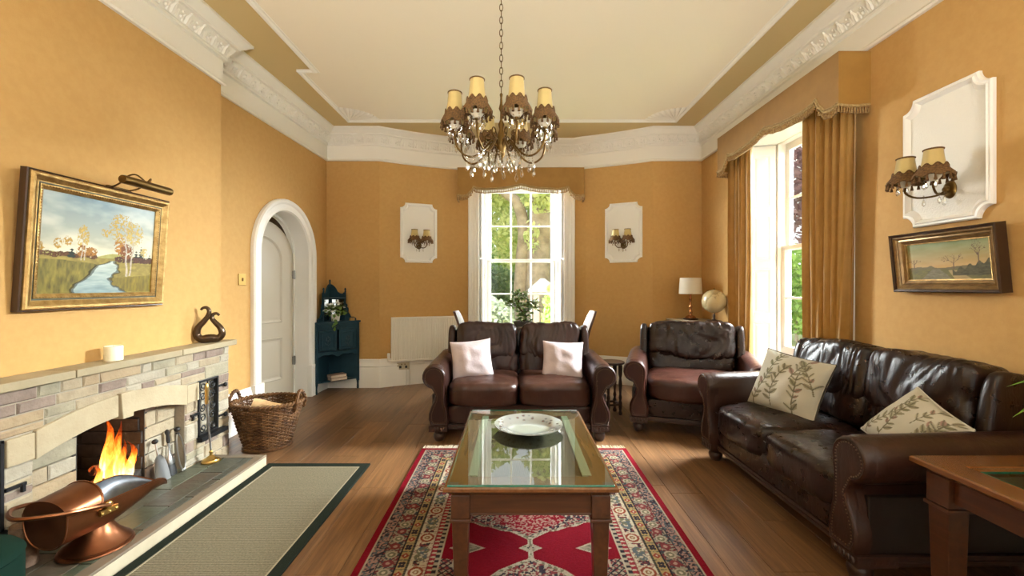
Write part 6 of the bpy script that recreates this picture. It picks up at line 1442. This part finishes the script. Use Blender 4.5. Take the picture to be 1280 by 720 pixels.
m = MB(); m.lathe([(0.060, 0.014), (0.062, 0.022), (0.045, 0.040), (0.020, 0.052), (0.016, 0.07), (0.022, 0.085), (0.014, 0.10), (0.012, 0.13), (0.020, 0.15), (0.012, 0.17), (0.011, 0.22), (0.018, 0.24), (0.010, 0.255), (0.008, 0.31)], 20); m.build('base', M('lamp_copper', (0.50, 0.22, 0.09), 0.25, 1.0), tl_, 40)
m = MB(); m.loft([[(r*math.cos(2*PI*j/40), r*math.sin(2*PI*j/40), z) for j in range(40)] for r, z in ((0.130, 0.30), (0.118, 0.487), (0.115, 0.487), (0.127, 0.30))], False); m.build('lamp_shade', mt['linen_shade'], tl_, 40)
gl = thing('globe', (2.185, 4.665, 0.8625), 0, 'antique style world globe on a dark stand beside the table lamp', 'globe')
m = MB(); m.sphere((0, 0, 0.225), 0.126, 40, 24); m.build('sphere', mt['globe'], gl, 80)
m = MB(); m.lathe([(0.085, 0), (0.085, 0.010), (0.07, 0.018), (0.02, 0.026), (0.012, 0.045), (0.016, 0.06), (0.012, 0.085)], 24); m.build('stand', mt['darkwood'], gl, 40)
m = MB(); m.tube([(0.137*math.sin(a)*0.6, 0.137*math.sin(a)*0.8, 0.225-0.137*math.cos(a)) for a in np.linspace(0, PI, 24)], 0.0055, 6); m.build('meridian', mt['old_brass'], gl)

# ------------------------------------------------------------------ lights: shade, crystals, sconces, chandelier
def drop_mesh():
    m = MB(); m.lathe([(0.0008, 0.0), (0.005, -0.008), (0.0095, -0.024), (0.0085, -0.034), (0.0008, -0.044)], 6); m.sphere((0, 0, 0.008), 0.0055, 6, 4); m.sphere((0, 0, 0.020), 0.0045, 6, 4); return m.mesh('crystal_drop', mt['crystal'], 0)
drop = drop_mesh()
def shade_meshes(rt, rb, h, n=8):
    m = MB(); rings = []; N = n*5
    for i in range(9):
        f = i/8; r0 = rb+(rt-rb)*(f**0.42)
        rings.append([(r0*(0.955+0.045*abs(math.cos(n/2*(2*PI*j/N))))*math.cos(2*PI*j/N), r0*(0.955+0.045*abs(math.cos(n/2*(2*PI*j/N))))*math.sin(2*PI*j/N), h*f) for j in range(N)])
    inner = [[(x*0.96, y*0.96, z) for x, y, z in r] for r in reversed(rings)]
    m.loft(rings+inner+[rings[0]], False); sm = m.mesh('lamp_shade', mt['shade'], 60)
    m = MB(); N = n*8; top = []; bot = []
    def rr(t, f): return (rb+(rt-rb)*(max(f, 0)**0.42))*1.03+0.004
    R1, R2, R3, R4 = [], [], [], []
    for j in range(N):
        t = 2*PI*j/N; sc = 0.5+0.5*math.cos(n*t); hi = h*(0.26+0.13*sc); lo = -h*(0.05+0.10*sc)
        for L_, z, k in ((R1, hi, 1.0), (R2, hi*0.5, 1.05), (R3, 0.0, 1.06), (R4, lo, 1.09)):
            q = rr(t, max(z, 0)/h)*k; L_.append((q*math.cos(t), q*math.sin(t), z))
    m.loft([R4, R3, R2, R1], False)
    m.tube(R1, 0.0035, 5, True); m.tube(R4, 0.003, 5, True)
    for j in range(n*2):
        t = 2*PI*(j+0.5)/(n*2); q = rb*1.13; z = -h*(0.05+0.10*(0.5+0.5*math.cos(n*t))); m.lathe([(0.0015, 0.004), (0.006, -0.002), (0.0045, -0.007), (0.0085, -0.030)], 6, (q*math.cos(t), q*math.sin(t), z))
    fm = m.mesh('fringe', mt['shade_trim'], 60)
    m = MB(); m.tube([(rt*1.02*math.cos(2*PI*j/24), rt*1.02*math.sin(2*PI*j/24), h) for j in range(24)], 0.0042, 6, True); bm = m.mesh('braid', mt['shade_trim'], 60)
    return sm, fm, bm
ch_sm = shade_meshes(0.040, 0.073, 0.170); sc_sm = shade_meshes(0.038, 0.070, 0.125)
def add_shade(R, p, ms, rz=0):
    s = put('lamp_shade', ms[0], R, p, (0, 0, rz)); put('fringe', ms[1], s); put('braid', ms[2], s); return s
bo = MB(); bo.lathe([(0.010, -0.012), (0.022, -0.006), (0.036, 0.010), (0.042, 0.026), (0.040, 0.027), (0.033, 0.012), (0.018, 0.0), (0.010, 0.0)], 20); bo = bo.mesh('bobeche', mt['bobeche'], 60)
cdl = thing('chandelier', (-0.078, 2.70, CEIL-0.03), 0, 'brass eight arm chandelier with gold tasselled silk shades and crystal drops', 'chandelier')
zr = lambda z: z-(CEIL-0.03)
m = MB(); m.lathe([(0.002, 0.0), (0.05, 0.0), (0.052, -0.006), (0.035, -0.03), (0.010, -0.045)], 24, (0, 0, 0.03)); m.build('ceiling_rose', mt['old_brass'], cdl, 40)
m = MB(); z = 0.0; i = 0
while zr(2.47) < z-0.02:
    a, b = (0.010, 0.0) if i % 2 else (0.0, 0.010)
    m.tube([(a*math.cos(t), b*math.cos(t), z-0.021+0.024*math.sin(t)) for t in np.linspace(0, 2*PI, 12, endpoint=False)], 0.0028, 5, True); z -= 0.040; i += 1
m.build('chain', mt['old_brass'], cdl, 60)
m = MB(); m.lathe([(0.004, 2.47), (0.010, 2.46), (0.006, 2.44), (0.009, 2.40), (0.016, 2.37), (0.007, 2.35), (0.008, 2.30), (0.020, 2.27), (0.012, 2.24), (0.026, 2.20), (0.034, 2.16), (0.034, 2.13), (0.022, 2.10), (0.026, 2.08), (0.010, 2.05), (0.014, 2.04), (0.002, 2.02)], 18, (0, 0, zr(0))); m.build('stem', mt['old_brass'], cdl, 50)
arm_m = None; RC = 0.295
K = spline([(0.028, 0, 2.13), (0.06, 0, 2.165), (0.10, 0, 2.12), (0.16, 0, 2.06), (0.22, 0, 2.05), (0.275, 0, 2.09), (RC, 0, 2.15), (RC, 0, 2.20)], 26)
m = MB(); m.tube([(p.x, p.y, zr(p.z)) for p in K], 0.0065, 8); m.lathe([(0.009, 2.195), (0.014, 2.20), (0.011, 2.212), (0.011, 2.30)], 12, (RC, 0, zr(0)))
m.tube([(0.09+0.028*math.cos(t)*(1-t/9), 0, zr(2.20)+0.028*math.sin(t)*(1-t/9)) for t in np.linspace(-2.0, 5.0, 20)], 0.004, 6)
arm_m = m.mesh('arm', mt['old_brass'], 60); rc = random.Random(6)
for k in range(8):
    a = math.radians(-90-26+45*k); ca, sa = math.cos(a), math.sin(a)
    o = put('arm', arm_m, cdl, None, (0, 0, a))
    put('bobeche', bo, o, (RC, 0, zr(2.218)))
    add_shade(cdl, (RC*ca, RC*sa, zr(2.256)), ch_sm, a)
    for j in range(8):
        t = 2*PI*j/8+0.3; put('crystal_drop', drop, cdl, (RC*ca+0.043*math.cos(t), RC*sa+0.043*math.sin(t), zr(2.205-0.02*(j % 2))), None, (1.0, 1.0, 1.1))
    for q, zz in ((0.085, 2.035), (0.175, 2.025)):
        b = a+PI/8; put('crystal_drop', drop, cdl, (q*math.cos(b), q*math.sin(b), zr(zz)), None, (1.3, 1.3, 1.4))
    put('crystal_drop', drop, cdl, (0.22*ca, 0.22*sa, zr(2.018)), None, (1.3, 1.3, 1.4)); put('crystal_drop', drop, cdl, (0.13*ca, 0.13*sa, zr(2.045)), None, (1.1, 1.1, 1.2))
    b = a+PI/8; put('crystal_drop', drop, cdl, (0.055*math.cos(b), 0.055*math.sin(b), zr(2.055-0.02*(k % 2))), None, (1.2, 1.2, 1.3))
m = MB()
for k in range(8):
    a = math.radians(-116+45*k); b = a+PI/4
    for t in np.linspace(0.1, 0.9, 8):
        p = Vector((RC*0.72*math.cos(a), RC*0.72*math.sin(a), zr(2.06))).lerp(Vector((RC*0.72*math.cos(b), RC*0.72*math.sin(b), zr(2.06))), t); m.sphere((p.x, p.y, p.z-0.12*t*(1-t)), 0.005, 5, 4)
stuff(m.build('bead_swag', mt['crystal'], cdl, 0))

def wall_panel(loc, rz, w, h, label):
    R = thing('wall_panel', loc, rz, label, 'wall panel', 'white plaster panels')
    r = 0.062
    def outline(d):
        W, H_ = w/2-d, h/2-d; q = r+d*0.5; pts = []
        for (cx, cz, a0) in ((W, H_, PI*1.5), (-W, H_, 0), (-W, -H_, PI/2), (W, -H_, PI)):
            arcp = [(cx+q*math.cos(a0-PI/2*i/8) , cz+q*math.sin(a0-PI/2*i/8)) for i in range(9)]
            pts += arcp
        return pts
    # corners are concave; order counter-clockwise starting top right
    def outl(d):
        W, H_ = w/2-d, h/2-d; q = r; P = []
        for cx, cz, s0, s1 in ((W, H_, 270, 180), (-W, H_, 360, 270), (-W, -H_, 90, 0), (W, -H_, 180, 90)):
            P += [(cx+q*math.cos(math.radians(s0+(s1-s0)*i/8)), cz+q*math.sin(math.radians(s0+(s1-s0)*i/8))) for i in range(9)]
        return P
    m = MB(); rings = [[(x, y, z) for x, z in outl(d)] for d, y in ((0, 0.0), (0, -0.016), (0.006, -0.024), (0.016, -0.022), (0.022, -0.028), (0.032, -0.020), (0.040, -0.008))]
    m.loft(rings, False); m.build('moulding', mt['white'], R, 25)
    m = MB(); m.prism(outl(0.036), lambda x, z: (x, -0.008, z), lambda x, z: (x, 0.0, z)); m.build('field', mt['panel_white'], R, 0)
    return R
def sconce(loc, rz, label, spread=0.075, out=0.12):
    R = thing('wall_sconce', loc, rz, label, 'wall light', 'two arm wall lights')
    m = MB(); m.lathe([(0.001, 0.016), (0.024, 0.014), (0.034, 0.006), (0.036, 0)], 20, sy=1.35, mtx=Rx(PI/2)); m.sphere((0, -0.02, 0), 0.018, 10, 8); m.build('backplate', mt['old_brass'], R, 50)
    for s in (-1, 1):
        m = MB(); m.tube(spline([(0, -0.02, 0.0), (s*0.02, -0.05, -0.028), (s*spread*0.7, -out*0.75, -0.034), (s*spread, -out, -0.005), (s*spread, -out, 0.03)], 18), 0.0055, 7); m.lathe([(0.010, 0.03), (0.012, 0.035), (0.010, 0.09)], 10, (s*spread, -out, 0)); a = m.build('arm', mt['old_brass'], R)
        put('bobeche', bo, a, (s*spread, -out, 0.036), None, (0.85, 0.85, 0.85))
        add_shade(R, (s*spread, -out, 0.062), sc_sm, 0.3)
        for j in range(3):
            t = PI+PI*(j+0.5)/3; put('crystal_drop', drop, R, (s*spread+0.036*math.cos(t), -out+0.036*math.sin(t), 0.020), None, (0.8,)*3)
        put('crystal_drop', drop, R, (s*spread*0.55, -out*0.6, -0.045), None, (0.9,)*3)
    put('crystal_drop', drop, R, (0, -0.03, -0.035), None, (1.2,)*3)
    return R
for x, lab, ls_ in ((-1.225, 'white plaster panel with scooped corners between radiator and bay window', 'two shade brass wall light on the panel left of the bay window'), (1.405, 'white plaster panel with scooped corners right of the bay window', 'two shade brass wall light on the panel right of the bay window')):
    y = arc_y(x); e = 0.05; a = math.atan2(arc_y(x+e)-arc_y(x-e), 2*e)
    n_ = Vector((math.sin(a), -math.cos(a)))
    wall_panel((x+n_.x*0.004, y+n_.y*0.004, 1.935), a, 0.47, 0.76, lab)
    sconce((x+n_.x*0.012, y+n_.y*0.012, 1.775), a, ls_)
wall_panel((XR-0.001, 2.302, 1.955), -PI/2, 0.475, 0.735, 'white plaster panel with scooped corners high on the right wall')
sconce((XR-0.010, 2.275, 1.765), -PI/2, 'two shade brass wall light on the right wall above the small painting', 0.078, 0.165)

# small landscape in a stepped frame on the right wall
sp = thing('small_painting', (XR-0.004, 2.278, 1.222), 0, 'small dusk landscape in a deep stepped dark and gold frame on the right wall', 'painting')
SW, SH = 0.57, 0.335; ln2 = Matrix.Scale(-1, 4, (1, 0, 0)) @ Ry(0.10)
def ring2(prof, mat, nm): m = MB(); rect_ring(m, prof, SW, SH, ln2); m.build(nm, mat, sp, 20)
ring2([(0, 0), (0, 0.050), (0.005, 0.054), (0.014, 0.050), (0.016, 0.044), (0.016, 0.0)], mt['frame_brown'], 'outer_frame')
ring2([(0.016, 0.0), (0.016, 0.042), (0.022, 0.044), (0.030, 0.038), (0.034, 0.030), (0.042, 0.032), (0.048, 0.022), (0.048, 0)], mt['gilt_dark'], 'stepped_frame')
ring2([(0.048, 0.0), (0.048, 0.022), (0.060, 0.016), (0.062, 0)], mt['gilt_dark'], 'inner_frame')
ring2([(0.062, 0.0), (0.062, 0.017), (0.068, 0.016), (0.068, 0)], mt['gilt'], 'gilt_slip')
def paint_dusk(u, v):
    C = np.zeros(u.shape+(3,)); t = np.clip((v-0.35)/0.65, 0, 1)[..., None]
    C[:] = (1-t)*np.array([0.55, 0.36, 0.15])+t*np.array([0.22, 0.29, 0.13]); C += 0.10*(fbm(u*5, v*9, 2)[..., None]-0.45)
    hz = 0.33+0.02*np.sin(u*11)+0.05*np.exp(-((u-0.30)/0.035)**2); k = v < hz; C[k] = (0.17, 0.14, 0.07)
    tx = fbm(u*30, v*40, 6); k = v < 0.27; C[k] = np.stack([0.14+0.14*(tx-0.3), 0.13+0.12*(tx-0.3), 0.055+0*tx], -1)[k]
    k = (v < 0.27) & (np.abs(u-0.36) < 0.05+0.55*(0.27-v)); C[k] = (np.array([0.20, 0.18, 0.11])*(0.7+0.7*tx[..., None]))[k]
    k = (v < 0.24-0.12*(u-0.55)) & (np.abs(u-0.56-0.5*(0.24-v)) < 0.05+0.2*np.clip(0.24-v, 0, 1)); C[k] = (0.42, 0.32, 0.15)
    b = 0.22+0.26*np.clip((u-0.55)/0.45, 0, 1)+0.05*np.sin(u*60); k = (u > 0.56) & (v < b) & (v > 0.10); C[k] = (np.array([0.075, 0.07, 0.035])*(0.6+1.4*tx[..., None]))[k]
    for x0, y0, h, seed in ((0.58, 0.27, 0.42, 1), (0.86, 0.40, 0.48, 2), (0.08, 0.30, 0.36, 3)):
        r = random.Random(seed)
        def br(x, y, a, L, w):
            x1, y1 = x+L*math.cos(a)*0.6, y+L*math.sin(a); dx, dy = x1-x, y1-y; tt = np.clip(((u-x)*dx+(v-y)*dy)/(dx*dx+dy*dy+1e-9), 0, 1); d = np.hypot(u-x-tt*dx, v-y-tt*dy)
            C[d < w] = (0.15, 0.10, 0.06)
            if L > 0.06:
                for s in (-0.55, 0.0, 0.6): br(x1, y1, a+s+r.uniform(-0.35, 0.35), L*r.uniform(0.5, 0.85), w*0.62)
        br(x0, y0, 1.57, h*0.36, 0.007)
    return np.clip(C, 0.01, 0.9)
cw2, ch2 = SW-0.134, SH-0.134
canvas('canvas', cw2, ch2, 150, 90, paint_dusk, lambda a, b: tuple(ln2 @ Vector((0.006, cw2/2-cw2*a, 0.067+ch2*b))), sp)

# ------------------------------------------------------------------ pelmets and curtains
def scallop(t):       # t 0..1 across; returns depth above the lowest point (0..1)
    d = abs(t-0.5)*2
    K = [(1.0, 0.12), (0.93, 0.05), (0.86, 0.10), (0.79, 0.42), (0.745, 0.82), (0.70, 0.70), (0.58, 0.62), (0.46, 0.66), (0.30, 0.70), (0.16, 0.80), (0.06, 0.93), (0.0, 1.0)]
    for (a, va), (b, vb) in zip(K[:-1], K[1:]):
        if a >= d >= b: f = (a-d)/(a-b); f = f*f*(3-2*f); return va+(vb-va)*f
    return 0.12
def pelmet(nm, loc, rz, w, proj, ztop, zlow, rise, label, lit):
    R = thing(nm, loc, rz, label, 'pelmet'); n = 96; m = MB()
    f = [(w*(i/n-0.5), scallop(i/n)*rise+zlow) for i in range(n+1)]
    for y0, y1 in ((-proj, -proj+0.02),):
        poly = f+[(w/2, ztop), (-w/2, ztop)]; m.prism(poly, lambda x, z: (x, y0, z), lambda x, z: (x, y1, z))
    m.build('front_board', mt['pelmet'], R, 20)
    for s in (-1, 1):
        m = MB(); k = 8; pts = [(-proj+0.02+(proj-0.02)*i/k, zlow+rise*0.12*(1-0.4*math.sin(PI*i/k))) for i in range(k+1)]; poly = pts+[(0, ztop), (-proj+0.02, ztop)]
        m.prism(poly, lambda y, z: (s*w/2, y, z), lambda y, z: (s*(w/2-0.02), y, z)); m.build('side_board', mt['pelmet'], R, 0)
    m = MB(); m.bx(-w/2, w/2, -proj, 0, ztop-0.002, ztop+0.01); m.build('top_board', mt['pelmet'], R, 0)
    m = MB(); line = [(x, -proj-0.004, z) for x, z in f]
    m.tube(line, 0.010, 6); m.tube([(x, y, z+0.018) for x, y, z in line], 0.005, 5)
    for s in (-1, 1): m.tube([(s*(w/2+0.002), -proj+(proj-0.012)*i/8, zlow+rise*0.12*(1-0.4*math.sin(PI*i/8))) for i in range(9)], 0.010, 6)
    m.build('gimp_braid', mt['fringe_light'], R, 60)
    m = MB(); N = int(w/0.016)
    for i in range(N+1):
        t = i/N; x = w*(t-0.5); z = scallop(t)*rise+zlow; m.lathe([(0.002, 0), (0.0065, -0.010), (0.005, -0.016), (0.0085, -0.044)], 5, (x, -proj-0.002, z-0.006))
    for s in (-1, 1):
        for i in range(12): y = -proj+proj*i/12; m.lathe([(0.002, 0), (0.0065, -0.010), (0.005, -0.016), (0.0085, -0.044)], 5, (s*(w/2+0.001), y, zlow+rise*0.12*(1-0.4*math.sin(PI*i/12))-0.006))
    stuff(m.build('tassel_fringe', mt['fringe'], R, 60)); return R
pelmet('pelmet', ((-0.726+0.913)/2, BW[2]-0.002, 0), 0, 1.635, 0.20, 2.775, 2.40, 0.155, 'short gold fabric pelmet with tasselled scalloped edge over the bay window', True)
pelmet('pelmet', (XR-0.001, (2.79+4.45)/2, 0), -PI/2, 1.66, 0.21, 2.775, 2.415, 0.165, 'long gold fabric pelmet with scalloped fringe over the side window', False)
def curtain(nm, y0, y1, xc, ztop, folds, amp, label, flare):
    R = thing(nm, (xc, (y0+y1)/2, 0), 0, label, 'curtain', 'gold curtains at the side window'); m = MB(); N = folds*10; rows = []; yc = (y0+y1)/2; sd = y0*3
    for k in range(15):
        f = k/14; z = 0.02+(ztop-0.02)*f; row = []
        for i in range(N+1):
            t = i/N; y = (y0-yc)+(y1-y0)*t+flare*(1-f)**1.3*(1-t)
            q = amp*(0.55+0.45*(1-f)+0.0)*math.sin(2*PI*folds*t+0.6*math.sin(3*f+sd)+0.8*math.sin(4.3*t*PI+sd))
            q += 0.25*amp*math.sin(2*PI*folds*2.3*t+sd)
            row.append((q+0.01*math.sin(2.2*f+t*3), y, z))
        rows.append(row)
    m.loft(rows, False, False)
    back = [[(x+0.004, y, z) for x, y, z in r] for r in rows]; m.loft(back, False, False)
    m.build('fabric', mt['curtain'], R, 80)
    m = MB(); m.bx(-0.02, 0.02, y0-yc, y1-yc, ztop-0.01, ztop+0.02); m.build('heading', mt['curtain'], R, 0); return R
curtain('curtain', 2.818, 3.27, 2.24, 2.68, 6, 0.042, 'long gold curtain drawn back at the near side of the side window', 0.10)
curtain('curtain', 4.06, 4.42, 2.235, 2.68, 6, 0.036, 'long gold curtain at the far side of the side window, behind the globe', 0.0)

# ------------------------------------------------------------------ garden outside
m = MB(); m.prism([(-30, 6.4), (-30, 45), (40, 45), (40, -14), (3.2, -14), (3.2, 6.4)], lambda x, y: (x, y, -0.5), lambda x, y: (x, y, -0.35)); g = struct(m.build('ground', mt['lawn'], smooth=0))
rng = np.random.default_rng(5)
def leaf_mesh(nm, blobs, size, mat, parent):
    V = []
    for (c, r, n) in blobs:
        d = rng.normal(size=(n, 3)); d /= np.linalg.norm(d, axis=1)[:, None]; q = rng.random(n)**0.4
        p = np.array(c)+d*np.array(r)*q[:, None]
        a = rng.normal(size=(n, 3)); a /= np.linalg.norm(a, axis=1)[:, None]; b = np.cross(a, rng.normal(size=(n, 3))); b /= np.linalg.norm(b, axis=1)[:, None]
        s = size*(0.6+0.8*rng.random(n))[:, None]
        V.append(np.stack([p-a*s, p+b*s*0.55, p+a*s, p-b*s*0.55], 1).reshape(-1, 3))
    V = np.concatenate(V); F = np.arange(len(V)).reshape(-1, 4)
    me = D.meshes.new(nm); me.from_pydata(V.tolist(), [], F.tolist()); me.materials.append(mat); return stuff(put(nm, me, parent))
gz = -0.35
tr = thing('garden_tree', (0.72, 12.6, gz), 0, 'large forked old tree with grey trunk close outside the bay window', 'tree')
m = MB(); m.tube([(0.05, 0, 0), (0.0, 0, 1.2), (0.05, 0, 2.6), (0.12, 0, 4.0), (0.2, 0, 6.0), (0.4, 0, 8)], [0.55, 0.42, 0.38, 0.37, 0.30, 0.20], 14); m.build('trunk', mt['tree_bark'], tr, 60)
m = MB(); m.tube(spline([(-0.35, -0.1, 0), (-0.50, 0, 1.2), (-0.46, 0, 2.4), (-0.42, 0, 3.3), (-0.65, 0, 4.1), (-1.3, 0, 4.55), (-2.2, -0.2, 5.3)], 24), [0.24-0.005*i for i in range(25)], 10); m.build('limb', mt['tree_bark'], tr, 60)
leaf_mesh('foliage', [((-1.9, 0.6, 4.6), (1.5, 1.0, 1.1), 2600), ((0.4, -0.6, 4.9), (0.9, 0.5, 0.5), 600), ((1.2, 0.5, 4.2), (0.7, 0.6, 1.0), 700), ((0.05, -0.8, 4.0), (0.6, 0.3, 0.40), 260), ((0.68, -0.5, 2.7), (0.25, 0.3, 1.2), 320), ((-0.2, -0.6, 3.0), (0.25, 0.3, 0.5), 70), ((-0.9, 0.5, 3.1), (0.6, 0.5, 0.9), 500)], 0.10, mt['fol_yellow'], tr)
def shrub(nm, loc, blobs, size, mat, label, cat='bush', grp=None):
    R = thing(nm, loc, 0, label, cat, grp); leaf_mesh('foliage', blobs, size, mat, R)
    m = MB(); m.tube([(0, 0, 0), (0.02, 0, blobs[0][0][2]*0.8+0.1)], 0.05, 6); m.build('stem', mt['tree_bark'], R); return R
shrub('garden_bush', (-1.15, 15.4, gz), [((0, 0, 1.5), (1.5, 1.0, 0.95), 4000)], 0.09, mt['fol_dark'], 'dark green bush left of the tree in the garden')
shrub('garden_bush', (-0.72, 10.0, gz), [((0, 0, 0.85), (0.75, 0.6, 0.55), 3200)], 0.06, mt['fol_grey'], 'grey green flowering shrub on the lawn outside the bay window')
shrub('garden_hedge', (0.98, 8.8, gz), [((0, 0, 0.9), (0.40, 0.5, 0.95), 3600)], 0.06, mt['fol_green'], 'bright green hedge at the right side of the bay window', 'hedge')
shrub('garden_tree_far', (-4.2, 19, gz), [((0, 0, 4.2), (3.4, 2, 3.0), 6000)], 0.17, mt['fol_yellow'], 'pale yellow green tree far left beyond the lawn', 'tree')
shrub('garden_tree_far', (1.9, 21, gz), [((0, 0, 4.6), (3.0, 2, 3.6), 5000)], 0.19, mt['fol_yellow'], 'yellow green tree behind the forked old tree', 'tree')
shrub('garden_tree_far', (-1.2, 27, gz), [((0, 0, 2.4), (4.5, 2, 2.6), 5000)], 0.20, mt['fol_green'], 'wide green tree at the far end of the lawn', 'tree')
shrub('garden_tree_far', (9.6, 13.6, gz), [((0, 0, 4.9), (1.7, 1.5, 2.2), 2600)], 0.12, mt['fol_copper'], 'copper leaved tree seen through the side window', 'tree')
shrub('garden_bush', (8.2, 12.4, gz), [((0, 0, 1.5), (1.0, 1.2, 1.3), 2600)], 0.10, mt['fol_green'], 'light green bush seen through the side window')
pv = thing('garden_pavilion', (0.72, 10.6, gz), 0, 'white roofed garden shelter on a post beside the tree', 'shelter')
m = MB(); m.loft([[(-0.36, -0.36, 1.46), (0.36, -0.36, 1.46), (0.36, 0.5, 1.46), (-0.36, 0.5, 1.46)], [(-0.36, -0.36, 1.52), (0.36, -0.36, 1.52), (0.36, 0.5, 1.52), (-0.36, 0.5, 1.52)], [(-0.05, 0, 1.8), (0.05, 0, 1.8), (0.05, 0.1, 1.8), (-0.05, 0.1, 1.8)]]); m.build('roof', mt['pavilion'], pv, 0)
for x in (-0.17, 0.25):
    m = MB(); m.bx(x-0.07, x+0.07, -0.30, -0.16, 0, 1.46); m.build('post', mt['tree_bark'], pv, 0)
